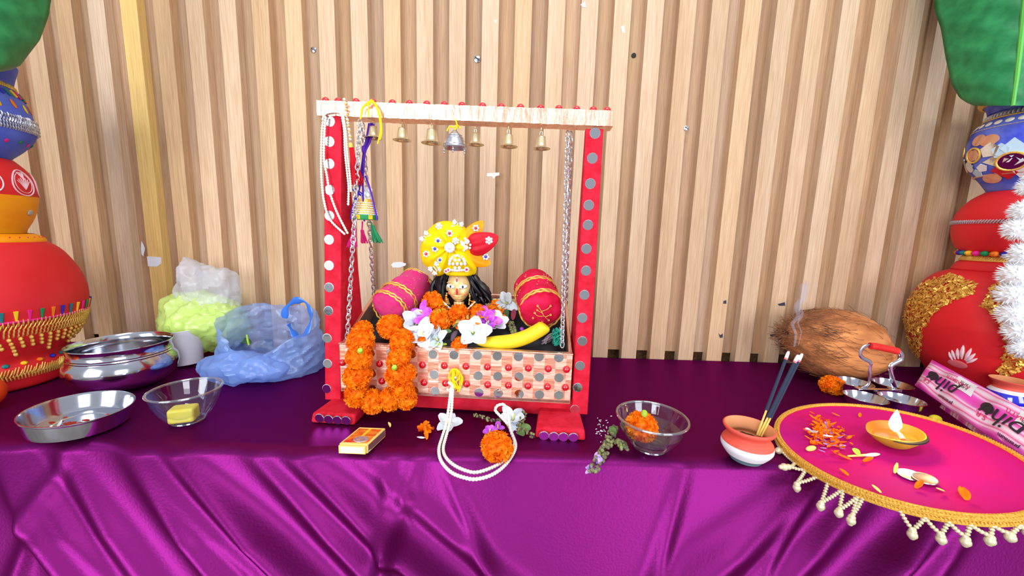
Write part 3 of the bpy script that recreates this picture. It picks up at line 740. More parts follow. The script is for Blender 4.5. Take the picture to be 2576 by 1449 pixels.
hflower(1062, 789, 26, 'purple flower beside the big marigold, topmost of two', 8, 'p', .024)
hflower(1078, 808, 28, 'purple flower with pale yellow stamen, lower of two by the big marigold', 9, 'p', .022)
hflower(1228, 812, 30, 'purple flower among the white petals behind the banana', 10, 'p', .024)
hflower(1222, 792, 20, 'small purple flower standing up among shredded marigold petals', 11, 'p', .026)
p = on_heap(1313, 828, .014); g = G(); g.sph(p, .0042, 12, 8); tag(build('purple_bud', g, M_PPETAL), 'round purple bud beside the banana and the red bolster', 'bud')
def hl(name, a, b, w, m, label, off=.02, mid=None):
    A = on_heap(*a, off); B = on_heap(*b, off); leaf(name, [A, (A+B)/2+Vector((0, -.002, .003)), B], w, m, label, up=(0, -.8, .5))
hl('olive_leaf', (1106, 842), (1136, 833), .0088, M_OLIVE, 'olive green leaf lying across the white petals at the front rim', .022)
hl('brown_leaf', (1136, 858), (1150, 832), .0085, M_BASILST, 'dark purplish leaf standing upright right of the olive leaf', .024)
hl('pale_green_leaf', (1140, 822), (1158, 818), .006, M_OLIVE, 'small pale green leaf above the dark purplish leaf', .022)
hl('round_leaf', (1270, 806), (1274, 778), .013, M_DKLEAF, 'dark green rounded leaf standing in front of the red bolster', .02)
hl('reddish_leaf', (1290, 805), (1294, 778), .010, mat('reddish_leaf', (150, 50, 80), .5), 'dull red leaf beside the dark green rounded leaf', .02)
for k, (a, b, lb) in enumerate((((1046, 874), (1078, 870), 'pale green flower bud lying along the front rim next to the garland'), ((1092, 872), (1124, 871), 'yellow-green flower bud lying along the front rim under the large white flower'))):
    A = on_heap(*a, .012)+Vector((0, 0, .004)); B = on_heap(*b, .012)+Vector((0, 0, .004)); g = G()
    g.tube(spline([A, A.lerp(B, .5), B], 5), [.0012, .002, .0026, .003, .0032, .0032, .003, .0028, .0024, .0018, .001], 10)
    tag(build('flower_bud', g, M_GREENB), lb, 'bud')
def basil(pts, name, label, n, seed, size=.0024, lilac=True, leaves=()):
    """sprig: stem, whorls of tiny buds, a few lilac flowers, leaves"""
    pts = spline(pts, 8); rr = random.Random(seed); root = empty(name, pts[0], label, 'herb sprig')
    g = G(); g.tube(pts, .0008, 6); build('stem', g, M_BASILST, root)
    g = G(); g2 = G()
    for i in range(n):
        t = (i+.7)/n*(len(pts)-1); k = min(int(t), len(pts)-2); p = pts[k].lerp(pts[k+1], t-k); d = (pts[k+1]-pts[k]).normalized()
        for j in range(7):
            a = rr.uniform(0, 6.3); u = d.orthogonal().normalized(); q = (Matrix.Rotation(a, 3, d) @ u)*size*1.6; q.z = abs(q.z)
            c = p+q+d*rr.uniform(-size, size)
            if lilac and i > n*.62 and j % 2: petal(g2, T(c) @ EN(rr.uniform(-1, 1), rr.uniform(-1, 1), rr.uniform(0, 6)), size*2.4, size*1.6, .5, .3)
            else: g.sph(c, (size*rr.uniform(.7, 1.1), size*.8, size*.9), 6, 5)
    build('buds', g, M_BASIL, root)
    if g2.v: build('blossoms', g2, M_LILAC, root, sharp=180)
    for A, B, w in leaves: leaf('leaf', [A, (A+B)/2+Vector((0, 0, .002)), B], w, M_OLIVE, None, parent=root, up=(0, -.5, 1))
    return root
A = on_heap(1284, 812, .014); B = on_heap(1296, 846, .012); basil([A, (A+B)/2, B], 'basil_sprig', 'pale basil sprig in the cradle between the banana and the dark leaf', 6, 2, .003, False)
# ---------------------------------------------------------------- banana, thread, print cloth
g = G(); c = [(1192, 851), (1206, 858), (1230, 862), (1262, 862), (1295, 857), (1325, 847), (1350, 834), (1366, 824), (1372, 817)]
pts = spline([swp(x, y, .014)+Vector((0, 0, 0)) for x, y in c], 6); n = len(pts)
rad = [.0152*min(1, (.30+2.1*i/n)) if i < n*.4 else .0152*(1-.06*((i/n-.4)/.6)) for i in range(n)]
for j in range(1, 6): rad[-j] = rad[-6]*(.45+.55*math.sin((j-.5)/5.5*PI/2))
g.tube(pts, rad, 7); ban = build('banana', g, M_BANANA, mods=[SUB(2)]); tag(ban, 'ripe yellow banana lying along the front rim of the cradle', 'banana')
g = G(); g.tube([pts[0]-(pts[1]-pts[0])*3, pts[0]], [.0034, .0044], 8); build('stalk', g, M_OLIVE, ban)
g = G(); rr = random.Random(8)
for i in range(26):
    p = [swp(1404+rr.uniform(-16, 12), 865-q*9+rr.uniform(-5, 5), .030+rr.uniform(-.012, .012)) for q in range(5)]
    g.tube(spline(p, 4), .0009, 5)
tag(build('thread_skein', g, M_TEALTH), 'tangled teal green thread in the right front corner of the cradle', 'thread')
g = G(); rr = random.Random(9)
for i in range(24):
    p = [swp(1368+q*11+rr.uniform(-6, 6), 862-q*8+rr.uniform(-8, 4), .042+rr.uniform(-.006, .012)) for q in range(5)]
    g.tube(spline(p, 3), .0008, 5)
tag(build('grey_thread', g, mat('grey_thread', (170, 150, 160), .7)), 'bundle of greyish pink threads between the banana and the red bolster', 'thread')
A = swp(1180, 880, .03)
# ---------------------------------------------------------------- bolsters
def bolster(name, f, b, rf, rb, mats, label, bands, seed):
    f, b = Vector(f), Vector(b); ax = (b-f); L = ax.length; d = ax.normalized(); Mx = frame(f, d)
    def rad(t):
        r = rf+(rb-rf)*t; e = min(t, 1-t)/.16
        return r*(math.sqrt(max(0, 1-(1-min(1, e))**2))*.999+.001)
    g = G(); pr = []
    for i in range(37):
        t = .5-.5*math.cos(PI*i/36); pr.append((rad(t), t*L))
    n0 = len(g.v); g.lathe(pr, 40, 0, Mx)
    for i in range(n0, len(g.v)):
        p = g.v[i]; g.v[i] = p+Vector((noise.noise(p*38), noise.noise(p*38+Vector((9, 0, 0))), noise.noise(p*38+Vector((0, 9, 0)))))*.0045
    o = build(name, g, mats[0]); tag(o, label, 'cushion')
    for t0, w in bands:
        g = G(); r = rad(t0)+.0016; ring = []
        for k in range(70):
            a = 2*PI*k/70; ring.append(Mx @ Vector((r*math.cos(a), r*math.sin(a), t0*L+.003*math.sin(a*2+seed))))
        for s in (-1, 1):
            g.tube([p+d*(w*.5*s+.0012*math.sin(k*PI/2+s)) for k, p in enumerate(ring)], .0017, 6, closed=True)
        build('gold_braid', g, M_GOLDTH, o)
    return o, Mx, L, rad
PB, PM, PL, Prad = bolster('pink_bolster', swp(968, 782, .040), swp(1058, 708, .150), .038, .037, [M_PINKBOL], 'pink velvet bolster with gold braid, leaning in the left end of the cradle', [(.10, .006), (.34, .006), (.88, .005)], 1)
RB, RMx, RL, Rrad = bolster('red_bolster', swp(1366, 788, .036), swp(1338, 712, .150), .040, .041, [M_REDBOL], 'crimson velvet bolster with gold braid and gold sprigs, at the cradle\'s right end', [(.13, .007), (.55, .007)], 2)
g = G()   # little gold sprigs stitched on the round end of the red bolster
def endpt(x, y): 
    q = math.hypot(x, y); zz = .16*RL*(1-math.sqrt(max(0, 1-min(1, q/.041)**2)))-.0035; return RMx @ Vector((x, y, zz))
for pts2 in ([(-.012, -.014), (-.002, -.004), (.004, .006), (.012, .016)], [(-.002, -.004), (.010, -.004), (.016, .002)], [(.004, .006), (-.006, .010), (-.012, .016)], [(.002, .002), (.012, .008)], [(-.004, -.006), (-.014, -.002)]):
    g.tube([endpt(x, y) for x, y in spline([(a, b, 0) for a, b in pts2], 4) and [(v.x, v.y) for v in spline([(a, b, 0) for a, b in pts2], 4)]], .0006, 5)
for x, y in ((.012, .016), (.016, .002), (-.012, .016), (.012, .008), (-.014, -.002), (-.012, -.014), (.018, -.010), (0, -.018)):
    p = endpt(x, y); g.tube([p+Vector((.0016*math.cos(a), 0, .0016*math.sin(a))) for a in [k*PI/4 for k in range(8)]], .0005, 5, closed=True)
build('gold_sprigs', g, M_GOLDTH, RB)
g = G(); rr = random.Random(3)
for i in range(70):
    t = rr.uniform(.2, .95); a = rr.uniform(0, 6.3); r = Rrad(t)+.0012; p = RMx @ Vector((r*math.cos(a), r*math.sin(a), t*RL)); g.sph(p, .0009, 5, 4)
build('sequins', g, M_GOLDTH, RB)
g = G()
for i in range(90):
    t = rr.uniform(.12, .95); a = rr.uniform(0, 6.3); r = Prad(t)+.001; p = PM @ Vector((r*math.cos(a), r*math.sin(a), t*PL)); g.sph(p, .0009, 5, 4)
build('sequins', g, M_GOLDTH, PB)
# ---------------------------------------------------------------- the brass figurine
HC = swp(1155, 722, .075)                      # centre of the head
KF = (HC-CAM).dot(_f)/FP                       # metres per pixel there
def hp(px, py, d=0): return swp(px, py, .075+d)
fig = empty('figurine', Vector((HC.x, HC.y, HC.z-.115)), 'small brass-faced figurine with long black hair and a yellow jewelled turban, seated in the cradle', 'figurine')
def make_head():
    g = G(); nu, nv = 72, 80; rx, ry, rz = 30*KF, 26*KF, 40*KF
    def f(u, v):
        a = 2*PI*u; t = PI*v-PI/2; x = math.cos(t)*math.cos(a); y = math.cos(t)*math.sin(a); z = math.sin(t)
        X, Y, Z = x*rx, y*ry, z*rz
        low = max(0, -z); X *= 1-.36*low**1.6; Y *= 1-.12*low                       # jaw tapers to the chin
        if y < 0:
            fx = X/rx; fz = Z/rz
            nose = math.exp(-(fx/.13)**2)*(max(0, min(1, (.12-fz)/.50)) if fz > -.36 else max(0, 1-(-.36-fz)/.06))
            Y -= 8.5*KF*nose*(1 if fz < .16 else 0)
            Y -= 3.8*KF*math.exp(-(fx/.30)**2-((fz+.52)/.05)**2)+4.0*KF*math.exp(-(fx/.25)**2-((fz+.66)/.055)**2)   # lips
            Y += 2.4*KF*math.exp(-(fx/.38)**2-((fz+.59)/.03)**2)
            Y -= 2.2*KF*math.exp(-(fx/.2)**2-((fz+.86)/.1)**2)                                                        # chin
            for sg in (-1, 1):
                Y += 3.0*KF*math.exp(-((fx-sg*.42)/.26)**2-((fz+.04)/.12)**2)                                          # eye sockets
                Y -= 2.4*KF*math.exp(-((fx-sg*.42)/.30)**2-((fz-.16-.05*(1-abs(fx-sg*.42)))/.045)**2)                   # brows
                Y -= 2.0*KF*math.exp(-((fx-sg*.50)/.22)**2-((fz+.38)/.16)**2)                                          # cheeks
        return Vector((HC.x+X, HC.y+Y, HC.z+Z))
    g.grid(f, nu, nv)
    # neck and torso run on from the head
    c = HC
    pr = [(.010, -36*KF), (.0105, -48*KF), (.014, -58*KF), (.026, -66*KF), (.031, -78*KF), (.029, -105*KF), (.026, -135*KF), (.032, -160*KF), (.036, -180*KF), (.0, -182*KF)]
    g.lathe([(r, z) for r, z in reversed(pr)], 30, 0, T(c))
    for sg in (-1, 1):   # arms resting on the lap, ears
        g.tube(spline([c+Vector((sg*.028, 0, -70*KF)), c+Vector((sg*.040, -.004, -98*KF)), c+Vector((sg*.036, -.020, -125*KF)), c+Vector((sg*.016, -.032, -132*KF))], 4), [.0085-.0003*i for i in range(13)], 9)
        g.sph(c+Vector((sg*rx*1.0, .002, -3*KF)), (.0022, .0045, .0075), 10, 8)
    return build('body', g, M_SKIN, fig, sharp=80)
body = make_head()
def face(px, py):
    """point on the face under a pixel (front of the head)"""
    p = hp(px, py); rx, ry, rz = 30*KF, 26*KF, 40*KF
    x = (p.x-HC.x)/rx; z = (p.z-HC.z)/rz
    z2 = min(.98, abs(z)); low = max(0, -z); w = math.sqrt(max(.05, 1-z2*z2)); x = x/(1-.36*low**1.6)
    y = -ry*math.sqrt(max(.02, 1-z*z-min(x*x, .9)))
    return Vector((p.x, HC.y+y*(1-.12*low), p.z))
rx_, rz_ = 27.5*KF, 40*KF
for sg, ex, ey in ((-1, 1137, 717), (1, 1168, 718)):
    c = face(ex, ey); g = G(); a = 11.2*KF; b = 5.2*KF; g.sph((0, 0, 0), (a, .0022, b), 20, 10, 0, T(c+Vector((0, -.0002, 0))) @ Matrix.Rotation(sg*-.10, 4, 'Y') @ Matrix.Rotation(sg*.38, 4, 'Z'))
    e = build('eye', g, M_EYEW, fig)
    g = G(); q = Vector((HC.x-c.x, 0, 0)).normalized()*.0006*0+Vector((-sg*.0009, -.0019, -.0002)); g.sph(c+q+Vector((0, -.0002, 0)), (2.9*KF, .0012, 3.4*KF), 12, 8); build('pupil', g, M_BLACK, e)
    g = G(); g.tube([c+Vector((sg*(-9.5+19*k/8)*KF*.98, -.0010+.0010*abs(k/8-.5)*3+(sg*1)*0, (9.5+2.8*math.sin(PI*k/8)-1.5*abs(k/8-.3))*KF)) for k in range(9)], [.0005+.0005*math.sin(PI*k/8) for k in range(9)], 6); build('eyebrow', g, M_SKIN, fig)
c = face(1153, 703); g = G(); g.sph(c, (3.6*KF, .0012, 8.5*KF), 14, 8); tk = build('forehead_mark', g, M_WHITEP, fig); g = G(); g.sph(c+Vector((0, -.0006, .0008)), (2.2*KF, .0010, 5.5*KF), 12, 8); build('red_mark', g, M_REDP, tk)
c = face(1154, 730)+Vector((0, -8.2*KF, 0)); g = G(); g.sph(c+Vector((.0004, .0004, .001)), (2.6*KF, .0016, 8.5*KF), 12, 8); build('nose_paint', g, M_REDP, fig)
for sg, x, y in ((-1, 1133, 735), (1, 1172, 737)):
    c = face(x, y)+Vector((0, -.0006, 0)); g = G(); g.sph((0, 0, 0), (4.8*KF, .0008, 4.0*KF), 12, 8, 0, T(c) @ Matrix.Rotation(sg*.5, 4, 'Z')); build('cheek_paint', g, mat('blush_paint', (214, 120, 84), .45) if sg < 0 else bpy.data.materials['blush_paint'], fig)
# hair: waved black locks falling on both sides of the face
g = G(); rr = random.Random(12)
for sg in (-1, 1):
    for i in range(46):
        q = rr.random(); d = rr.uniform(-.004, .032); wv = rr.uniform(4, 9); ph = rr.uniform(0, 6)
        x0, y0 = 1154+sg*rr.uniform(27, 34), 682+rr.uniform(-8, 10)
        x1, y1 = 1154+sg*(38+q*(46 if sg > 0 else 42)), 775-q*20+rr.uniform(-8, 10)
        pts = []
        for k in range(9):
            t = k/8; e = math.sin(t*PI/2); px = x0+(x1-x0)*(t**1.15)+sg*10*math.sin(t*PI)*q+wv*.8*math.sin(t*8+ph); py = y0+(y1-y0)*t+wv*.5*math.cos(t*7+ph)
            pts.append(hp(px, py, d+.006*math.sin(t*6+ph)))
        g.tube(spline(pts, 3), [.0030*math.sin(PI*min(.97, .12+.8*k/24))+.0006 for k in range(25)], 6)
pts = [HC+Vector((0, .004, .012)), HC+Vector((0, .020, -.01)), HC+Vector((0, .022, -.04))]
g.tube(spline(pts, 5), [.019, .021, .023, .024, .025, .025, .025, .025, .024, .022, .018], 16)
build('hair', g, M_HAIR, fig)
# earrings and necklaces of tiny beads
for sg, x, y in ((-1, 1124, 738), (1, 1181, 740)):
    g = G()
    for k in range(6): g.sph(hp(x+sg*math.sin(k), y+k*5, -.014), .0020 if k % 2 else .0014, 8, 6)
    e = build('earring', g, M_GOLDTH, fig)
g = G(); g2 = G()
for k in range(26):
    t = k/25; x = 1116+78*t; y = 760+26*math.sin(PI*t); (g if k % 3 else g2).sph(hp(x, y, -.022-.006*math.sin(PI*t)), .0019, 8, 6)
nk = build('necklace', g, M_PEARL, fig); build('necklace_beads', g2, M_GOLDTH, fig)
# the turban: a pleated fan of silk gathered at a brooch, wrapped round the head
BR = hp(1131, 623, -.016)
def fan(cx, cy, edge, depth, mats, name, pleats=9, amp=.004, thick=.006, dome=.010, front=-.004):
    """pleated silk: spokes from the gathering point to an outline of pixels"""
    ed = spline([(x, y, 0) for x, y in edge], 10, closed=True); n = len(ed); g = G(); nr = 10; vs = []; fs = []
    for side in (0, 1):
        for j in range(nr+1):
            t = j/nr
            for i, e in enumerate(ed):
                a = 2*PI*i/n; px = cx+(e.x-cx)*t; py = cy+(e.y-cy)*t
                w = amp*math.sin(a*pleats)*t*(1.15-t)*2.2
                y = front+depth*t**1.3 - dome*math.sin(PI*min(1, t*1.0))**1.0+w
                if side: y = front+depth*t**1.3+thick*math.sqrt(max(0, 1-t**6))+thick*.6
                vs.append(hp(px, py, y))
        o = side*(nr+1)*n
        for j in range(nr):
            for i in range(n):
                q = (o+j*n+i, o+j*n+(i+1) % n, o+(j+1)*n+(i+1) % n, o+(j+1)*n+i); fs.append(q if not side else tuple(reversed(q)))
    o = (nr+1)*n
    for i in range(n): fs.append((nr*n+i, nr*n+(i+1) % n, o+nr*n+(i+1) % n, o+nr*n+i))
    g.add(vs, fs); return build(name, g, mats, fig, sharp=120)
turban = fan(1131, 623, [(1061, 655), (1058, 620), (1072, 585), (1098, 561), (1130, 556), (1165, 568), (1188, 600), (1196, 640), (1199, 668), (1194, 690), (1165, 687), (1125, 687), (1100, 694), (1076, 674)], .014, M_TURBAN, 'turban', 8, .0045, .022, .012, -.022)
# brow band covering the top of the head
g = G(); n = 40
def band(u, v):
    a = PI+PI*u; t = v; R1 = 33*KF+4*KF*math.sin(PI*t); z = (31+34*t)*KF; k = 1-.35*t*t
    w = .0006*math.sin(u*60+3*t)
    return Vector((HC.x+R1*k*math.cos(a), HC.y+.002+(R1*.95*k+w)*math.sin(a), HC.z+z))
g.grid(lambda u, v: band(u*2-.0, v), 60, 10); build('turban_band', g, M_TURBAN, fig, mods=[SOL(.001)])
def silk(name, pts, w, m, depth, d0, cup=.5):
    """leaf-shaped folded silk: base, tip in pixels"""
    g = G(); c0 = spline([(x, y, 0) for x, y in pts], 8); k = len(c0)-1
    def f(u, v):
        i = min(int(v*k), k-1); p = c0[i].lerp(c0[i+1], v*k-i); t = (c0[i+1]-c0[i]).normalized(); s = Vector((-t.y, t.x, 0)); x = (u-.5)*2
        ww = w*(math.sin(PI*min(1, .16+.84*v))**.75)*.5*(1 if v < .97 else .7)
        return hp(p.x+s.x*ww*x, p.y+s.y*ww*x, d0+depth*v-.006*(1-x*x)*math.sin(PI*min(1, v+.1))+.0016*math.sin(x*9)*(1-v))
    g.grid(f, 16, 16); return build(name, g, m, fig, mods=[SOL(.0012)], sharp=120)
silk('silk_petal', [(1165, 628), (1185, 592), (1216, 556)], 44, M_ORSILK, .004, -.012)
silk('silk_petal', [(1168, 634), (1200, 650), (1235, 664)], 44, M_ORSILK, .004, -.012)
silk('silk_petal', [(1180, 618), (1210, 612), (1254, 595)], 58, M_REDSILK, -.002, -.020)
def jewel(px, py, r, centre, d, name='gem_flower', n=6, pm=M_RHINE):
    """rhinestone flower: ring of stones round a coloured centre; r in pixels"""
    c = hp(px, py, d); rr = r*KF; g = G()
    for i in range(n):
        a = 2*PI*i/n+px; g.sph(c+Vector((rr*.66*math.cos(a), -.0002, rr*.66*math.sin(a))), (rr*.34, rr*.22, rr*.34), 8, 5)
    o = build(name, g, pm, fig); g = G(); g.sph(c+Vector((0, -.0010, 0)), (rr*.38, rr*.34, rr*.38), 10, 6); build('centre_stone', g, centre, o)
for x, y, r, m, d in [(1104, 569, 9, M_RHINE, -.022), (1131, 587, 9, M_GEM, -.030), (1102, 606, 9, M_BLUEGEM, -.028), (1094, 626, 9, M_BLUEGEM, -.028), (1072, 639, 9, M_GEM, -.020), (1146, 606, 9, M_RHINE, -.032),
                      (1197, 574, 9, M_GEM, -.016), (1222, 646, 9, M_BLUEGEM, -.016), (1230, 605, 10, M_RHINE, -.025), (1107, 654, 8, M_BLUEGEM, -.026), (1122, 682, 6, M_PINKTH, -.031), (1128, 679, 6, M_PINKTH, -.031), (1174, 678, 7, M_PINKTH, -.030)]:
    jewel(x, y, r, m, d)
jewel(1131, 623, 13, M_RHINE, -.036, 'brooch', 12)
g = G()
for x, y, r in ((1164, 614, 6), (1175, 608, 6.5), (1172, 623, 6), (1162, 625, 3), (1183, 616, 3), (1182, 624, 3), (1170, 600, 3), (1160, 608, 3), (1167, 630, 3)): g.sph(hp(x, y, -.029), (r*KF, r*KF*.7, r*KF), 12, 8)
build('pearl_cluster', g, M_PEARL, fig)
g = G(); rr = random.Random(2)
for j, (n, rad_) in enumerate(((1, 0), (6, 9), (11, 17))):
    for i in range(n):
        a = PI*2*i/n if j < 2 else PI*i/(n-1); x = 1150+rad_*1.15*math.cos(a); y = 664-rad_*1.25*math.sin(a)
        g.sph(hp(x, y, -.033+.0002*rad_), (4.2*KF, 2.8*KF, 4.2*KF), 10, 6)
for i in range(7): g.sph(hp(1132+6*i, 681-abs(i-3)*.6, -.032), (3.2*KF, 2.4*KF, 3.2*KF), 8, 6)
build('tiara', g, M_RHINE, fig)
def butterfly(px, py, s, ang, d):
    g = G()
    for sx in (-1, 1):
        for wx, wy, n in ((.60, .45, 12), (.5, -.45, 9)):
            for i in range(n):
                q = 2.4*i; r = .36*math.sqrt(i/n); x = sx*(wx+r*math.cos(q)); y = wy+r*math.sin(q)*1.1
                X = x*math.cos(ang)-y*math.sin(ang); Y = x*math.sin(ang)+y*math.cos(ang); g.sph(hp(px+X*s, py-Y*s, d-.003*abs(x)), (2.2*KF,)*3, 6, 4)
    for i in range(5): g.sph(hp(px+math.sin(ang)*(i-2)*3*-1, py-math.cos(ang)*(i-2)*3, d), (2*KF,)*3, 6, 4)
    build('butterfly_brooch', g, M_RHINE, fig)
butterfly(1150, 568, 15, -.3, -.014); butterfly(1072, 598, 15, .9, -.012); butterfly(1095, 676, 16, .7, -.020)
# ---------------------------------------------------------------- marigold garland over the front rim
gar = empty('marigold_garland', swp(955, 900, -.05), 'thick garland of orange marigolds hanging over the front left of the cradle', 'garland')
GP = [((984, 822), 38, .014), ((1012, 862), 38, -.012), ((1003, 903), 36, -.036), ((1008, 942), 39, -.038), ((1013, 978), 33, -.036), ((1024, 1006), 27, -.034), ((982, 1004), 33, -.034), ((938, 1010), 34, -.034), ((897, 990), 37, -.036),
      ((900, 945), 38, -.038), ((903, 900), 37, -.036), ((908, 858), 36, -.018), ((911, 836), 34, .006)]
gpts = []
for k, ((x, y), r, d) in enumerate(GP):
    p = swp(x, y, d); gpts.append(p); rot = EN(rm.uniform(0, 6), rm.uniform(-1, 1), rm.uniform(0, 6))
    o = inst('marigold', MARI[k % 4], gar, T(p) @ rot @ Matrix.Scale(r*.00066/.0232, 4))
    if k in (3, 9, 10):
        q = {3: (993, 927), 9: (908, 884), 10: (906, 885)}[k]
        if k != 9: nn = (CAM-p).normalized(); inst('calyx', ME_CAL, o, frame(swp(q[0], q[1], d)+nn*r*.00056, nn+Vector((0, 0, .4))))
g = G(); g.tube(spline(gpts, 4), .0012, 6); build('string', g, M_GREENB, gar)
# ---------------------------------------------------------------- bells under the crossbar
def bell(px, py_top, py_bot, label, d=.010):
    top = swp(px, py_top, d); bot = swp(px, py_bot, d); h = top.z-bot.z; k = h/.020
    root = empty('bell', bot, label, 'bell', 'bells under the crossbar')
    pr = [(.0, 1.0), (.0052, 1.0), (.0066, .97), (.0072, .86), (.0080, .55), (.0092, .24), (.0112, .06), (.0160, .0), (.0158, -.02), (.0108, .03), (.0086, .22), (.0070, .6), (.0062, .9), (0, .93)]
    g = G(); g.lathe([(r*k, z*h) for r, z in pr], 28, 0, T(bot)); build('bell_body', g, M_BRASS, root, sharp=60)
    rail = loc(bot); rail = SWM @ Vector((rail.x, rail.y, CBA+CBK*rail.x-hh)); g = G(); zz = top.z; kk = 0
    L = max(.004, rail.z-zz); n = max(1, int(round(L/.0065)))
    for i in range(n):
        c = Vector((top.x, top.y, zz+L*(i+.5)/n)); Mx = frame(c, (0, -1, 0) if i % 2 == 0 else (1, 0, 0)); g.tube([Mx @ Vector((.0021*math.cos(t), L/n*.58*math.sin(t), 0)) for t in [2*PI*q/12 for q in range(12)]], .0005, 5, closed=True)
    build('hook', g, M_BRASS, root); g = G(); g.sph(bot+Vector((0, 0, .002)), .0028, 10, 8); build('clapper', g, M_BRASS, root)
bell(940, 318, 348, 'brass bell under the crossbar, half hidden behind the purple threads', .016)
bell(1012, 322, 353, 'brass bell under the crossbar, second to the left of the silver bell')
bell(1086, 325, 360, 'brass bell under the crossbar, just left of the silver bell')
bell(1196, 335, 364, 'brass bell under the crossbar, partly behind the silver bell on its right', .018)
bell(1279, 338, 369, 'brass bell under the crossbar, second from the right-hand chain')
bell(1361, 343, 374, 'brass bell under the crossbar, next to the right-hand chain')
bt, bb = swp(1144, 328, -.002), swp(1144, 374, -.002); h = bt.z-bb.z
sb = empty('silver_bell', bb, 'broad dull silver bell with little drops, tied under the crossbar with yellow thread', 'bell')
g = G(); g.lathe([(0, h), (.003, h), (.005, h*.92), (.0062, h*.86), (.011, h*.72), (.0155, h*.45), (.0185, h*.2), (.0195, h*.06), (.018, 0), (.016, h*.05), (.009, h*.6), (0, h*.8)], 36, 0, T(bb))
bd = build('bell_body', g, M_SILVER, sb)
g = G()
for z, r in ((.72, .0112), (.58, .0136), (.2, .0187)): g.tube([bb+Vector((r*math.cos(a), r*math.sin(a), h*z)) for a in [2*PI*k/36 for k in range(36)]], .0007, 6, closed=True)
build('ridges', g, M_SILVER, bd)
for a in (PI*1.12, PI*1.5, PI*1.9):
    q = bb+Vector((.0175*math.cos(a), .0175*math.sin(a), .001)); g = G(); g.tube([q, q+Vector((0, 0, -.006))], .0005, 5)
    for z in (-.005, -.009): g.sph(q+Vector((0, 0, z)), .0018, 8, 6)
    build('drop', g, M_SILVER, sb)
g = G(); g.tube([bt+Vector((.003*math.cos(t), 0, .002+.004*math.sin(t))) for t in [2*PI*q/14 for q in range(14)]], .0007, 6, closed=True); build('hook', g, M_SILVER, sb)
g = G()
for k, pts in enumerate(([(1146, 300), (1150, 318), (1144, 326)], [(1142, 322), (1132, 318), (1124, 330)], [(1144, 320), (1152, 316), (1158, 324)], [(1138, 324), (1146, 316), (1156, 320)])):
    g.tube(spline([swp(x, y, -.006+.002*k) for x, y in pts], 5), .0012, 6)
build('yellow_thread', g, M_YTHREAD, sb)
# ---------------------------------------------------------------- pearl necklace on the left post
def beads(g, pts, step, r, el=1.0, m=0):
    ps = resample(pts, step); k = len(ps)
    for i, p in enumerate(ps):
        d = (ps[min(i+1, k-1)]-ps[max(i-1, 0)]); d = d.normalized() if d.length > 1e-9 else Vector((0, 0, 1))
        g.sph((0, 0, 0), (r, r, r*el), 8, 6, m, frame(p, d))
pn = empty('pearl_necklace', swp(840, 590, -.014), 'strings of small white pearls looped over the left post of the swing', 'necklace')
for k, (pts, d, r, st) in enumerate((([(815, 296), (810, 330), (808, 400), (809, 450), (815, 505), (830, 552), (866, 588)], -.004, .0022, .0044), ([(819, 296), (816, 340), (815, 400), (822, 440), (830, 485), (848, 535), (874, 586)], -.007, .0022, .0044),
        ([(860, 292), (866, 330), (868, 380), (873, 430), (877, 470), (876, 515)], -.004, .0021, .0042), ([(864, 292), (870, 335), (874, 390), (880, 440), (883, 480)], -.006, .0020, .0040),
        ([(815, 296), (820, 284), (838, 278), (856, 281), (862, 292)], -.004, .0021, .0040), ([(812, 300), (818, 287), (838, 282), (857, 285), (866, 300)], -.006, .0019, .0038))):
    g = G(); beads(g, spline([swp(x, y, d) for x, y in pts], 8), st, r, 1.25); build('pearl_strand', g, M_PEARL, pn)
tsl = empty('beaded_tassel', swp(882, 460, .0), 'red silk tassel on a string of gold and white beads beside the left post', 'tassel')
g = G(); beads(g, spline([swp(x, y, -.008) for x, y in ((866, 250), (868, 272), (872, 292), (878, 325), (882, 356))], 6), .0052, .0024); build('bead_string', g, M_PEARL, tsl)
g = G(); beads(g, spline([swp(x, y, -.0095) for x, y in ((870, 262), (875, 300), (883, 345))], 6), .0085, .0019); build('gold_beads', g, M_GOLDTH, tsl)
g = G(); a, b = swp(882, 360, -.004), swp(884, 372, -.004); g.cyl(a, b, .0036, 12, 0, .0042); build('cap', g, M_GOLDTH, tsl)
def tassel(g, top, bot, r0, r1, n, seed, m=0, fr=.0007):
    rr = random.Random(seed)
    for i in range(n):
        a = rr.uniform(0, 6.3); q = math.sqrt(rr.random()); o = Vector((math.cos(a), math.sin(a), 0))
        mid = top.lerp(bot, .3)+o*r0*q*1.2; g.tube([top+o*r0*q, mid, top.lerp(bot, rr.uniform(.88, 1.06))+o*r1*q+Vector((rr.uniform(-1, 1), rr.uniform(-1, 1), 0))*r1*.15], fr, 4, m)
g = G(); tassel(g, swp(884, 370, -.004), swp(897, 462, .004), .0032, .0105, 70, 1, 0, .0009); build('silk_threads', g, M_REDSILK, tsl)
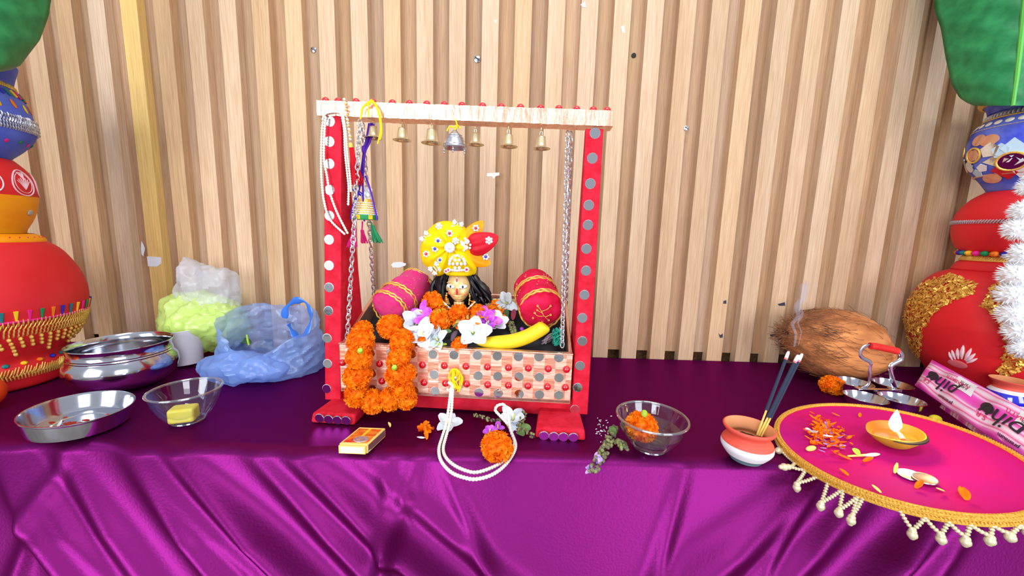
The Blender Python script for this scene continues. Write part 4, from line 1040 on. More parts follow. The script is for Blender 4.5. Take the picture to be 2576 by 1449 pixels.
# ---------------------------------------------------------------- purple thread ornament
orn = empty('thread_ornament', swp(908, 555, -.004), 'little cone ornament with gold rings and tassels, hung on purple thread from the crossbar', 'ornament')
g = G(); D = -.010
for k, pts in enumerate(([(921, 298), (914, 340), (907, 372), (902, 410), (892, 470), (878, 520), (873, 550)], [(927, 298), (920, 335), (910, 372), (905, 420), (897, 465), (884, 520), (875, 548)], [(933, 300), (924, 345), (911, 374), (907, 420), (904, 455)],
                         [(912, 436), (925, 475), (936, 520), (943, 552)], [(909, 380), (905, 440), (906, 500), (909, 556)], [(924, 298), (917, 340), (907, 372)], [(930, 298), (921, 342), (909, 376)])):
    g.tube(spline([swp(x, y, D-.002*(k % 3)) for x, y in pts], 5), .0016, 6)
g.sph(swp(908, 368, D-.002), (.0042, .004, .0075), 12, 8); build('purple_thread', g, M_PURPLE, orn)
g = G()
for pts in ([(908, 298), (911, 272), (930, 256), (946, 268), (955, 300), (957, 330), (950, 362)], [(927, 296), (927, 274), (926, 256)], [(928, 258), (944, 262), (956, 290), (960, 330), (956, 352)], [(907, 300), (914, 270), (932, 262)], [(930, 256), (935, 252), (948, 266)]):
    g.tube(spline([swp(x, y, -.010-random.Random(len(pts)).random()*.004) for x, y in pts], 6), .0013, 6)
build('yellow_thread', g, M_YTHREAD, orn)
ct, cbm = swp(914, 498, 0), swp(907, 552, 0); hc = ct.z-cbm.z; cbm.x = (ct.x+cbm.x)/2
g = G(); g.lathe([(.0, 0), (.0212, 0), (.0215, .004), (.0205, hc*.30), (.0165, hc*.7), (.0115, hc), (0, hc)], 30, 0, T(cbm)); cone = build('cone', g, M_GOLDTH, orn)
g = G()
for k in range(6): 
    z = hc*(.26+.11*k); r = float(np.interp(z, [0, hc*.3, hc*.7, hc], [.0215, .0205, .0165, .0115]))+.0006
    beads(g, [cbm+Vector((r*math.cos(a), r*math.sin(a), z)) for a in [2*PI*q/40 for q in range(41)]], .0030, .0013)
build('bead_rows', g, M_RHINE, cone)
g = G(); g.lathe([(.0214, 0), (.0222, .002), (.0220, .007), (.0212, .009)], 30, 0, T(cbm)); gb = build('green_band', g, M_SEQ['green'], cone)
g = G(); 
for a in (PI*1.15, PI*1.45, PI*1.75): g.box((0, 0, 0), (.007, .001, .007), 0, frame(cbm+Vector((.0222*math.cos(a), .0222*math.sin(a), .0045)), (math.cos(a), math.sin(a), 0)) @ Matrix.Rotation(PI/2, 4, 'X'))
build('gold_patches', g, M_SEQ['yellow'], cone)
g = G(); rr = random.Random(3); 
for i in range(16): p = swp(916+rr.uniform(-9, 10), 488+rr.uniform(-16, 8), rr.uniform(-.004, .006)); g.sph(p, .0045, 8, 6)
build('white_tuft', g, M_FLUFF, orn)
g = G(); g.cyl(swp(880, 470, -.012), swp(902, 486, -.006), .0034, 12); st = build('blue_stick', g, M_BLUEGEM, orn); g = G(); g.sph(swp(873, 469, -.014), .0042, 10, 8); build('white_end', g, M_PEARL, st)
g = G(); tassel(g, swp(884, 574, -.006), swp(876, 622, -.012), .003, .0085, 70, 2, 0, .0008); g.cyl(swp(881, 560, -.004), swp(884, 578, -.006), .0014, 8); build('tassel', g, M_PINKTH, orn)
g = G(); tassel(g, swp(930, 566, -.002), swp(943, 610, .0), .003, .0085, 70, 4, 0, .0008); g.cyl(swp(926, 556, .0), swp(930, 570, -.002), .0014, 8); build('tassel', g, M_GREENTH, orn)
g = G(); tassel(g, swp(903, 578, .002), swp(908, 612, .004), .0025, .006, 40, 6, 0, .0008); g.cyl(swp(904, 556, .0), swp(903, 580, .002), .0014, 8); build('tassel', g, M_PINKTH, orn)
orn.location += RM @ Vector((-.007, .026, 0))
for q in KIDS(orn):
    if q.name.startswith('yellow'): q.location -= RM @ Vector((-.007, .026, 0))
# ---------------------------------------------------------------- the pearl pull string in front of the cradle
ps = empty('pearl_pull_string', P(1200, 1150), 'double string of white pearls tied to the cradle front and looped on the cloth', 'pearl string')
def mix3(lst):
    out = []
    for x, y, k in lst:
        if k is None: out.append(P(x, y, ZT+.0032))
        else: out.append(Q(x, y, k))
    return spline(out, 8)
A = [(1134, 980, -.378), (1128, 1030, -.404), (1121, 1070, -.424), (1112, 1100, -.442), (1104, 1130, None), (1110, 1160, None), (1135, 1188, None), (1170, 1202, None), (1200, 1205, None), (1240, 1193, None), (1275, 1165, None), (1297, 1125, None), (1288, 1090, None), (1276, 1066, -.432), (1258, 1046, -.418), (1246, 1032, -.408), (1252, 1020, -.402), (1264, 1017, -.400)]
B = [(1139, 980, -.378), (1136, 1030, -.402), (1131, 1066, -.422), (1122, 1098, -.442), (1115, 1128, None), (1121, 1150, None), (1142, 1170, None), (1172, 1184, None), (1200, 1188, None), (1240, 1175, None), (1272, 1155, None), (1290, 1128, None), (1294, 1110, None), (1285, 1085, -.442), (1280, 1058, -.428), (1277, 1035, -.410), (1272, 1022, -.402), (1264, 1017, -.400)]
for L in (A, B):
    g = G(); beads(g, mix3(L), .0046, .0027, 1.25); build('pearl_strand', g, M_PEARL, ps)
g = G(); rr = random.Random(6)
for i in range(14): g.sph(swp(1134+rr.uniform(-9, 9), 973+rr.uniform(-10, 12), -.018+rr.uniform(-.004, .002)), .0030, 8, 6)
build('pearl_knot', g, M_PEARL, ps)
g = G()
for k in range(11):
    a = [(1145, 962), (1145+rr.uniform(-20, 20), 940+rr.uniform(-8, 8)), (1145+rr.uniform(-8, 8), 928), (1145+rr.uniform(-20, 20), 950), (1148+rr.uniform(-8, 8), 985+rr.uniform(-12, 6))]
    g.tube(spline([swp(x, y, -.017+rr.uniform(-.003, .001)) for x, y in a], 5), .0010, 5)
build('yellow_thread', g, M_YTHREAD, ps)
g = G(); g.sph(swp(1146, 952, -.020), (.0022, .002, .005), 8, 6); build('silver_bead', g, M_SILVER, ps)
# ---------------------------------------------------------------- small things on the cloth in front of the swing
def on(px, py, z=0): return P(px, py, ZT+z)
# matchbox
mb = empty('matchbox', on(893, 1120), 'small matchbox with a red and yellow print, lying in front of the swing\'s left foot', 'matchbox')
c0, c1, c2 = on(850, 1143), on(921, 1146), on(938, 1085)
W = (c1-c0).length; ax = (c1-c0).normalized(); ay = Vector((-ax.y, ax.x, 0)); Lm = .052; Hm = .0145; MBM = Matrix(((ax.x, ay.x, 0, c0.x), (ax.y, ay.y, 0, c0.y), (0, 0, 1, ZT), (0, 0, 0, 1))) @ Matrix.Shear('XY', 4, (0, 0)) 
g = G(); sh = .010
def mbx(x, y, z): return MBM @ Vector((x+sh*y/Lm, y, z+.0006))
def bx8(x0, x1, y0, y1, z0, z1): return [mbx(*v) for v in ((x0, y0, z0), (x1, y0, z0), (x1, y1, z0), (x0, y1, z0), (x0, y0, z1), (x1, y0, z1), (x1, y1, z1), (x0, y1, z1))]
g.hexa(bx8(0, W, .004, Lm, 0, Hm)); build('sleeve', g, M_MATCHY, mb, mods=[BEV(.0008)])
g = G(); g.hexa(bx8(.0012, W-.0012, 0, Lm-.004, .0010, Hm-.0010)); tr = build('tray', g, M_MATCHY, mb, mods=[BEV(.0004)])
g = G(); g.hexa(bx8(.004, W-.004, -.0004, .001, .0028, Hm-.0026)); build('white_end', g, M_MATCHW, tr, smooth=False)
g = G(); g.hexa(bx8(.003, W-.003, .008, Lm-.005, Hm-.0002, Hm+.0004)); pr_ = build('print', g, M_MATCHR, mb, smooth=False)
g = G(); g.hexa(bx8(W*.45, W*.55, .020, Lm-.005, Hm, Hm+.0006)); build('yellow_stripe', g, M_SEQ['yellow'], pr_, smooth=False)
g = G(); g.lathe([(0, .0010), (W*.26, .0009), (W*.28, 0)], 24, 0, T(mbx(W*.58, .017, Hm)) @ Matrix.Scale(.75, 4, (0, 1, 0))); build('silver_patch', g, M_SILVTRIM, pr_)
g = G(); g.hexa(bx8(W-.0002, W+.0005, .006, Lm-.002, .002, Hm-.002)); build('striker', g, M_STRIKE, mb, smooth=False)
g = G(); rr = random.Random(10)
for i in range(26): petal(g, T(on(1068+rr.gauss(0, 9), 1081+rr.gauss(0, 5), .003+.006*rr.random())) @ EN(rr.uniform(-1, 1), rr.uniform(-1, 1), rr.uniform(0, 6)), .010, .006, .5, .5)
tag(build('marigold_petals', g, M_MARI, sharp=180), 'small tuft of torn orange petals on the cloth left of the pearl string', 'petals')
g = G(); petal(g, T(on(1073, 1106, .002)) @ EN(.3, .2, .6), .014, .007, .8, .5); petal(g, T(on(1070, 1102, .002)) @ EN(-.2, .4, 2), .012, .006, .8, .5, 1)
tag(build('marigold_petal', g, [M_MARI, M_WPETAL], sharp=180), 'single curled orange petal lying below the torn petal tuft', 'petal')
g = G(); petal(g, T(on(930, 1127, .002)) @ EN(.4, 0, .3), .013, .005, .9, .3, 0); petal(g, T(on(932, 1133, .001)) @ EN(.2, .3, 3.4), .011, .004, .9, .3, 1)
tag(build('marigold_petal', g, [M_MARI, M_WPETAL], sharp=180), 'single orange and white petal beside the right front corner of the matchbox', 'petal')
g = G(); petal(g, T(on(981, 1075, .002)) @ EN(.4, .3, 1), .009, .005, .9, .3); tag(build('petal_scrap', g, M_STAMEN, sharp=180), 'tiny dry petal scrap in the shade under the cradle', 'petal')
def tflower(px, py, s, label, seed, z=.008, kind='w', nrm=(0, -.45, .9), n=5): return flower('white_flower' if kind == 'w' else 'purple_flower', on(px, py, z), nrm, s*.00055, s*.00046, n, M_WPETAL if kind == 'w' else M_PPETAL, label, seed)
tflower(1128, 1066, 40, 'white flower lying on the cloth behind the hanging pearl strands', 21, .004)
tflower(1290, 1056, 44, 'white flower on the cloth under the cradle, by the top of the pearl loop', 22, .007)
tflower(1232, 1086, 22, 'purple flower on the cloth just behind the lone marigold', 23, .010, 'p')
tflower(1252, 1076, 20, 'crumpled purple petals on the cloth between the marigold and the white flower', 24, .008, 'p', n=3)
marigold(on(1251, 1124, .019), .0245, 'single orange marigold lying on the cloth inside the pearl loop', 2, (.3, .2, .5))
basil([on(1275, 1057, .004), on(1245, 1060, .008), on(1215, 1052, .010), on(1195, 1046, .006)], 'basil_sprig', 'thin dark basil sprig reaching left from the white flower under the cradle', 7, 31, .0022, False)
basil([on(1345, 1100, .003), on(1322, 1088, .005), on(1305, 1080, .006), on(1312, 1060, .010), on(1318, 1040, .018)], 'basil_sprig', 'basil sprig with a bright green leaf left of the swing\'s right foot', 8, 32, .0024, False,
      [(on(1303, 1082, .004), on(1336, 1078, .010), .016), (on(1300, 1086, .004), on(1318, 1096, .006), .012)])
basil([on(1545, 1078, .004), on(1535, 1105, .006), on(1520, 1135, .006), on(1505, 1160, .005), on(1492, 1192, .004)], 'basil_sprig', 'flowering basil sprig on the cloth between the swing and the glass bowl', 13, 33, .0036, True,
      [(on(1545, 1100, .004), on(1538, 1072, .016), .012), (on(1552, 1110, .004), on(1575, 1125, .012), .013)])
basil([on(1548, 1112, .004), on(1562, 1118, .008), on(1570, 1130, .006)], 'basil_sprig', 'short basil side twig at the foot of the glass bowl', 5, 34, .0030, False)
g = G(); rr = random.Random(14)
for i in range(34):
    p = on(1500+abs(rr.gauss(0, 24)), 1075+rr.gauss(0, 16), .0012); g.sph((0, 0, 0), (.0022, .0008, .0008), 6, 4, 0, T(p) @ EN(0, 0, rr.uniform(0, 3)))
tag(build('rice_grains', g, M_WPETAL), 'scattered white rice grains beside the swing\'s right foot', 'rice', None, 'stuff')
# ---------------------------------------------------------------- glass bowls
def glass_bowl(c, R, H, rb, name, label, t=.0032):
    root = empty(name, c, label, 'bowl'); pr = [(0, 0), (rb*.9, 0), (rb, .002), (R*.72, H*.30), (R*.90, H*.62), (R*.97, H*.88), (R*1.0, H*.96), (R*1.02, H), (R*1.0, H+.0012), (R*.97, H), (R*.95, H*.94), (R*.90-t*.7, H*.66), (R*.72-t, H*.36), (rb*.92, .007), (rb*.5, .0055), (0, .0052)]
    g = G(); g.lathe(pr, 64, 0, T(c+Vector((0, 0, .0006)))); b = build('glass_body', g, M_GLASS, root, sharp=80)
    g = G(); g.tube([c+Vector((R*1.0*math.cos(a), R*1.0*math.sin(a), H+.0002)) for a in [2*PI*k/72 for k in range(72)]], .0021, 10, closed=True); build('rim', g, M_GLASSRIM, root)
    g = G(); g.tube([c+Vector((rb*.93*math.cos(a), rb*.93*math.sin(a), .0024)) for a in [2*PI*k/60 for k in range(60)]], .0017, 8, closed=True); build('base_ring', g, M_GLASSRIM, root)
    return root
gb1 = Vector((.227, -.445, ZT)); glass_bowl(gb1, .0535, .052, .026, 'glass_bowl', 'clear glass bowl of water with a marigold, right of the swing')
wt = bpy.data.objects['glass_bowl']; g = G(); g.lathe([(0, .0064), (.0225, .0075), (.0515*.72-.0036, .0205), (.0455, .0300), (.046, .0320), (0, .0320)], 56, 0, T(gb1)); build('water', g, M_WATER, wt, sharp=60)
marigold(gb1+Vector((-.016, -.002, .036)), .0255, 'orange marigold with a green stalk floating in the glass bowl of water', 1, (.2, -.2, 1), (gb1+Vector((-.016, -.008, .058)), (0, -.3, 1)))
gb2 = Vector((-.545, -.405, ZT)); glass_bowl(gb2, .0495, .056, .024, 'glass_bowl', 'clear glass bowl holding a yellow block, at the left of the table')
g = G(); Mx = T(gb2+Vector((.004, -.012, .019))) @ EN(.0, .0, .35); g.box((0, 0, 0), (.036, .026, .024), 0, Mx); yb = build('yellow_block', g, M_BUTTER, mods=[BEV(.004, 3)]); tag(yb, 'small yellow block lying in the left glass bowl', 'block')
# ---------------------------------------------------------------- clay pot with incense
CP = Vector((.366, -.468, ZT)); H0 = .054
cp = empty('incense_pot', CP, 'small painted clay pot holding incense sticks, coral neck, white belly and grey foot', 'pot')
g = G(); pr = [(0, 0), (.019, 0), (.0225, .003), (.0285, .010), (.0345, .019), (.0352, .025), (.0335, .031), (.0290, .036), (.0270, .039), (.0285, .043), (.0335, .048), (.0350, .0515), (.0340, .0535), (.0315, .053), (.026, .044), (.0245, .038), (.026, .030), (0, .028)]
def seg(z0, z1, name, m):
    p = [q for q in [Vector((r, z, 0)) for r, z in pr]]; s = spline(p, 6)
    out = [(max(q.x, 0), q.y) for i, q in enumerate(s) if z0[0] <= i <= z0[1]]
    g = G(); g.lathe(out, 44, 0, T(CP)); return build(name, g, m, cp if name != 'x' else None)
seg((0, 17), 0, 'foot', M_CLAYG); seg((17, 33), 0, 'belly', M_WHITEP); seg((33, 76), 0, 'neck', M_CLAYR); seg((76, 102), 0, 'inside', M_CLAYO)
g = G(); g.lathe([(0, .034), (.012, .0335), (.024, .031), (.0255, .029)], 24, 0, T(CP)); n0 = g.v; g.v = [v+Vector((0, 0, .003*noise.noise(v*150))) for v in g.v]; build('ash', g, M_ASH, cp)
for k, (a, b, lb) in enumerate((((1906, 1090), (1984, 884), 'dark incense stick on the left, standing apart from the other two in the clay pot'), ((1911, 1092), (2008, 893), 'dark incense stick in the middle of the three in the clay pot'), ((1917, 1094), (2018, 890), 'dark incense stick at the right of the three in the clay pot'))):
    A = Q(a[0], a[1], -.470); B = Q(b[0], b[1], -.440); A = A-(B-A)*.02; st = empty('incense_stick', A, lb, 'incense stick', 'incense sticks in the clay pot')
    f = lambda t: A.lerp(B, t)
    g = G(); g.tube([f(0), f(.30)], .0014, 8); build('bamboo', g, M_BAMBOO, st)
    g = G(); g.tube([f(.22 if k else .29), f(.90)], .0024, 8); build('coating', g, M_STICKB, st)
    g = G(); g.tube([f(.90), f(.92)], .0025, 8); build('ember', g, M_STICKP, st)
    g = G(); g.tube([f(.92), f(.975), f(1.0)], [.0025, .0023, .0015], 8); build('ash_tip', g, M_STICKW, st)
g = G(); pts = [(1998, 872), (2002, 840), (1994, 815), (2008, 795), (2004, 770), (2018, 750), (2022, 715)]
g.tube(spline([Q(x, y, -.44+.01*i) for i, (x, y) in enumerate(pts)], 6), [.0012+.0001*i for i in range(37)], 8); g.tube(spline([Q(x+10+4*math.sin(i), y-4, -.44+.01*i) for i, (x, y) in enumerate(pts)], 6), [.0010+.00018*i for i in range(37)], 8, flat=.4)
tag(build('incense_smoke', g, M_SMOKE), 'thin wisp of bluish smoke rising from the incense sticks', 'smoke', None, 'stuff')
# ---------------------------------------------------------------- painted pots stacked at both ends
def Hd(px, py, dist):
    d = ray(px, py); return CAM+d*(dist/math.hypot(d.x, d.y))
def spikes(g, B, z, n, h, w, m=0, off=.001, a0=0, a1=2*PI, lean=.0, up=1, jit=.2, seed=1):
    """ring of little upright threads pressed to the pot"""
    rr = random.Random(seed)
    for i in range(n):
        a = a0+(a1-a0)*i/n; p, nn = B.at(a, z, off); t = Vector((-math.sin(a), math.cos(a), 0)); u = nn.cross(t)
        if u.z < 0: u = -u
        q = p+u*h*up*rr.uniform(1-jit, 1+jit)+t*lean*h+nn*.001; g.tube([p, p.lerp(q, .5)+nn*.0015, q], [w, w*1.15, w*.6], 5, m)
def ringtube(g, B, z, r, off=.0, m=0, n=90, a0=0, a1=2*PI):
    pts = [B.at(a0+(a1-a0)*i/n, z, off)[0] for i in range(n)]; g.tube(pts, r, 7, m, closed=abs(a1-a0-2*PI) < .01)
def blob(g, p, n, rx, ry, th=.0012, m=0, spin=0): g.sph((0, 0, 0), (rx, ry, th), 14, 6, m, frame(p, n, spin=spin))
def pot(name, B, mats, label, split=None):
    """split: list of (height, material index) steps along the profile"""
    root = empty(name, B.c+Vector((0, 0, B.zs[0])), label, 'pot'); g = G()
    g.lathe([(0, B.zs[0])]+B.prof+[(B.rs[-1]*.94, B.zs[-1]-.002), (B.rs[-1]*.85, B.zs[-1]-.03), (0, B.zs[-1]-.03)], 72, 0, T(B.c))
    o = build('pot_body', g, mats, root, sharp=70)
    return root, o
FR = lambda B: math.atan2(CAM.y-B.c.y, CAM.x-B.c.x)     # the side of a pot that faces the table front
LX, LY, RX, RY = -1.050, -.280, 1.118, -.153
# --- left stack
b1 = Body(LX, LY, ZT+.0006, [(.092, 0), (.100, .006), (.105, .030), (.104, .045), (.099, .056), (.112, .080), (.131, .115), (.143, .165), (.138, .215), (.116, .265), (.094, .287), (.086, .290)])
r1, o1 = pot('clay_pot', b1, M_POTRED, 'big round red pot with gold lace round its belly, bottom of the left stack')
g = G(); nb = Body(LX, LY, ZT, [(.084, .282), (.094, .286), (.091, .296), (.079, .303)]); g.lathe(nb.prof, 60, 0, T(nb.c)); nk = build('yellow_neck', g, M_POTYEL, r1)
g = G()
for i in range(40):
    a = 2*PI*i/40; p, n = nb.at(a, .284, .0005); q, n2 = nb.at(a+.07, .297, .0008); g.tube([p, p.lerp(q, .5)+n*.001, q], .0011, 5)
build('red_strokes', g, M_REDP, nk)
g = G(); rr = random.Random(11)
for z, h in ((.112, .010), (.118, .011), (.125, .012), (.133, .012)): spikes(g, b1, z, 150, h, .0012, 0, .001, lean=rr.uniform(-.4, .4), seed=int(z*1000))
for i in range(60):
    a = 2*PI*i/60
    for k in range(3 if i % 4 else 5): p, n = b1.at(a+.02*k, .108-.008*k, .002); g.sph(p, (.0032, .0032, .0042), 6, 5)
build('gold_lace', g, M_GOLDTH, r1)
g = G(); ringtube(g, b1, .142, .0022, .001); build('pink_edging', g, M_SEQ['pink'], r1)
TK = ('orange', 'blue', 'teal', 'yellow', 'pink', 'green'); g = G()
for i in range(54):
    a = 2*PI*i/54; p, n = b1.at(a, .142, .001)
    for dq in (-.012, 0, .012): q, n2 = b1.at(a+dq, .162, .002); g.tube([p, q], [.0014, .0016], 5, i % 6)
build('tuft_trim', g, [M_SEQ[k] for k in TK], r1)
g = G(); spikes(g, b1, .030, 170, .016, .0012, 0, .001, lean=.35, seed=4); spikes(g, b1, .024, 150, .012, .0012, 0, .001, lean=-.2, seed=5); build('gold_fringe', g, M_GOLDTH, r1)
g = G()
for i in range(28): p, n = b1.at(2*PI*i/28, .052, .002); g.sph(p, (.005, .005, .004), 6, 5, i % 6)
build('bead_band', g, [M_SEQ[k] for k in TK], r1)
b2 = Body(LX, LY, ZT, [(.070, .3035), (.072, .312), (.080, .328), (.087, .348), (.0915, .372), (.0905, .405), (.082, .428), (.068, .446)])
r2, o2 = pot('clay_pot', b2, [M_POTRED, M_POTYEL], 'middle pot of the left stack, red above with white paisleys and yellow below')
for p in o2.data.polygons:
    if p.center.z+wm(o2).translation.z < ZT+.375: p.material_index = 1
fa = FR(b2)
g = G(); g2 = G()
for i in range(9):
    a = fa+(i-4)*.62+.30
    for j in range(24):      # paisley outline and veins of thin white paint
        pass
    def pp(u, v): q, n = b2.at(a+u/.09, .402+v, .0008); return q
    out = [pp(.021*math.cos(t)*(1-.15*math.sin(t)), .024*math.sin(t)) for t in [2*PI*k/30 for k in range(30)]]
    g.tube(out, .0012, 5, closed=True); g.tube([pp(.017*math.cos(t), .019*math.sin(t)) for t in [2*PI*k/24 for k in range(24)]], .0006, 5, closed=True)
    for k in range(7): t = -1.2+2.4*k/6; g.tube([pp(0, -.012), pp(.008*math.sin(t), -.004+.006*math.cos(t)), pp(.013*math.sin(t), .010*math.cos(t))], .0008, 5)
    for k in range(5): t = -1+2*k/4; g.tube([pp(.002, .006), pp(.008*math.sin(t), .020)], .0007, 5)
build('white_paisley', g, M_PINKP, r2)
g = G(); 
for i in range(8): p, n = b2.at(fa+.25+(i-4)*.8, .345, .0005); blob(g, p, n, .0075, .0062, .0015)
build('mirror_chip', g, M_SILVTRIM, r2)
b3 = Body(LX, LY, ZT, [(.064, .4465), (.068, .452), (.083, .468), (.098, .490), (.102, .512), (.097, .548), (.086, .574), (.081, .584), (.083, .598), (.089, .620), (.090, .624)])
r3, o3 = pot('clay_pot', b3, M_POTBLUE, 'blue painted pot with silver lace on top of the left stack')
g = G()
for z in (.500, .506, .513, .520): spikes(g, b3, z, 150, .007, .0014, 0, .001, lean=.2 if int(z*1000) % 2 else -.2, seed=int(z*1e3))
build('silver_lace', g, M_SILVTRIM, r3)
g = G(); spikes(g, b3, .579, 130, .010, .0013, 0, .0008); build('gold_trim', g, M_GOLDTH, r3)
g = G()
for i in range(48): p, n = b3.at(2*PI*i/48, .574, .001); q, n2 = b3.at(2*PI*i/48+.05, .563, .002); g.tube([p, q], [.0028, .0018], 6, i % 6)
build('tuft_trim', g, [M_SEQ[k] for k in TK], r3)
for key, off_, z in (('yellow', 0, .545), ('orange', .5, .548), ('pink', .2, .478), ('green', .7, .480)):
    g = G()
    for i in range(12): p, n = b3.at(2*PI*(i+off_)/12, z, .0005); blob(g, p, n, .0035, .0085 if z > .5 else .004, .0012, 0, .3)
    build('painted_dash', g, M_SEQ[key], r3)
# --- right stack
c1 = Body(RX, RY, ZT+.0006, [(.062, 0), (.078, .008), (.098, .040), (.120, .085), (.136, .140), (.1385, .172), (.131, .222), (.108, .262), (.084, .277), (.076, .279)])
s1, q1 = pot('clay_pot', c1, M_POTRED, 'big red pot with gold tinsel and painted white petals, bottom of the right stack')
def inpoly(x, y, P_):
    c = False; n = len(P_)
    for i in range(n):
        (x1, y1), (x2, y2) = P_[i], P_[i-1]
        if (y1 > y) != (y2 > y) and x < (x2-x1)*(y-y1)/(y2-y1)+x1: c = not c
    return c
rr = random.Random(21)
for poly, n in (([(2395, 690), (2460, 715), (2450, 740), (2400, 755), (2350, 790), (2325, 830), (2318, 900), (2270, 880), (2275, 770), (2320, 715)], 1300), ([(2500, 715), (2560, 700), (2600, 760), (2600, 900), (2560, 930), (2500, 960), (2520, 900), (2530, 840), (2505, 800), (2470, 770)], 900)):
    g = G(); k = 0; xs = [p[0] for p in poly]; ys = [p[1] for p in poly]
    while k < n:
        x, y = rr.uniform(min(xs), max(xs)), rr.uniform(min(ys), max(ys))
        if not inpoly(x, y, poly): continue
        k += 1; p, nn = c1.hit(x, y, rr.uniform(.0005, .005)); s = rr.uniform(.003, .0065)
        Mx = frame(p, nn+Vector((rr.uniform(-.6, .6), rr.uniform(-.6, .6), rr.uniform(-.6, .6))), spin=rr.uniform(0, 6)); g.box((0, 0, 0), (s*1.6, s*.7, .0005), 0, Mx)
    tag(build('gold_tinsel', g, M_GOLD, s1, smooth=False), kind=None)
g = G()
for (x0, y0, x1, y1, w) in [(2398, 905, 2388, 885, 7), (2406, 903, 2398, 880, 7), (2413, 902, 2410, 876, 8), (2421, 902, 2425, 868, 9), (2428, 905, 2444, 876, 8), (2432, 908, 2455, 888, 8), (2434, 912, 2460, 900, 7)]:
    A, n1 = c1.hit(x0, y0, .001); B_, n2 = c1.hit(x1, y1, .001); mid = A.lerp(B_, .5)+n1*.001; g.tube([A, A.lerp(mid, .6), mid, mid.lerp(B_, .6), B_], [.0012, w*.00034, w*.00042, w*.0003, .0008], 8)
build('white_petals', g, M_PINKP, s1)
A, n1 = c1.hit(2410, 915, .0008); g = G(); blob(g, A, n1, .016, .010, .0012); build('pink_base', g, mat('faded_pink', (232, 110, 120), .6), s1)
c2 = Body(RX, RY, ZT, [(.079, .2795), (.080, .284), (.074, .297), (.067, .303), (.064, .315), (.080, .333), (.090, .358), (.092, .382), (.089, .410), (.072, .440), (.052, .457)])
s2, q2 = pot('clay_pot', c2, M_POTRED, 'plain red pot with one silver zigzag line, middle of the right stack')
g = G(); spikes(g, c2, .385, 130, .008, .0013, 0, .001, lean=.6, jit=.05); build('silver_zigzag', g, M_SILVTRIM, s2)
g = G(); spikes(g, c2, .303, 110, .012, .0016, 0, .002, lean=.5); ringtube(g, c2, .302, .0020, .002); ringtube(g, c2, .318, .0018, .002); build('gold_braid', g, M_GOLDTH, s2)
g = G()
for i in range(32): p, n = c2.at(2*PI*i/32, .322, .004); g.sph(p, (.0075, .0075, .006), 8, 6, i % 6)
build('pompom_trim', g, [M_SEQ[k] for k in TK], s2)
c3 = Body(RX, RY, ZT, [(.049, .4575), (.053, .464), (.064, .482), (.084, .510), (.0925, .540), (.0925, .570), (.086, .595), (.072, .615), (.067, .626), (.070, .638), (.080, .648), (.083, .658)])
s3, q3 = pot('clay_pot', c3, M_POTBLUE2, 'deep blue pot with mirror work and gold rim, on top of the right stack')
g = G(); spikes(g, c3, .646, 120, .010, .0014, 0, .0008); ringtube(g, c3, .630, .0016, .0008); ringtube(g, c3, .612, .0016, .0008); build('gold_trim', g, M_GOLDTH, s3)
g = G(); spikes(g, c3, .614, 70, .013, .0024, 0, .0008, jit=.02); ringtube(g, c3, .590, .0012, .001); build('silver_beads', g, M_SILVTRIM, s3)
g = G()
for i in range(30): p, n = c3.at(2*PI*i/30, .600, .0008); blob(g, p, n, .0068, .0056, .0016)
build('pearl_row', g, M_PEARL, s3)
g = G(); ringtube(g, c3, .492, .0022, .0006); build('copper_line', g, M_COPPER, s3)
T2 = lambda x, y: (2216+x/2.2639, y/2.2639)
def chip(x, y, rx, ry, m, n=4, spin=0, ring=None, name='mirror_chip'):
    p, nn = c3.hit(*T2(x, y), .0006); k = .00055; F = frame(p, nn, spin=spin); g = G()
    g.prism([(rx*k*math.cos(2*PI*i/n), ry*k*math.sin(2*PI*i/n)) for i in range(n)], .0016, 0, F); o = build(name, g, m, s3, smooth=False)
    if ring:
        g = G(); g.tube([F @ Vector(((rx+4)*k*math.cos(t), (ry+4)*k*math.sin(t), .001)) for t in [2*PI*i/24 for i in range(24)]], .0022, 6, closed=True); build('gold_ring', g, M_GOLDTH, o)
MCY = M_CYAN
chip(545, 885, 26, 24, M_COPPER, 6, 0, True); chip(748, 918, 34, 30, M_MIRROR, 20, 0, True, 'centre_mirror'); chip(480, 868, 8, 20, M_GOLDTH, 12)
for q in ((760, 840, 32, 36, MCY, 4), (632, 855, 30, 30, M_MIRROR, 5), (693, 860, 26, 30, MCY, 5), (660, 915, 36, 22, M_MIRROR, 4), (683, 966, 26, 24, M_REDP, 4), (735, 984, 26, 30, M_REDP, 4), (800, 955, 26, 40, M_WHITEP, 4), (812, 870, 24, 34, MCY, 4),
          (565, 800, 26, 22, M_COPPER, 18), (632, 800, 30, 22, M_COPPER, 18), (525, 950, 20, 24, M_MIRROR, 14), (638, 1014, 30, 22, M_COPPER, 18), (490, 945, 12, 30, M_MIRROR, 14), (590, 955, 20, 18, M_WHITEP, 5), (715, 905, 16, 14, M_WHITEP, 6), (560, 985, 22, 18, MCY, 5)):
    chip(*q[:5], n=q[5], spin=.3 if q[5] == 5 else 0)
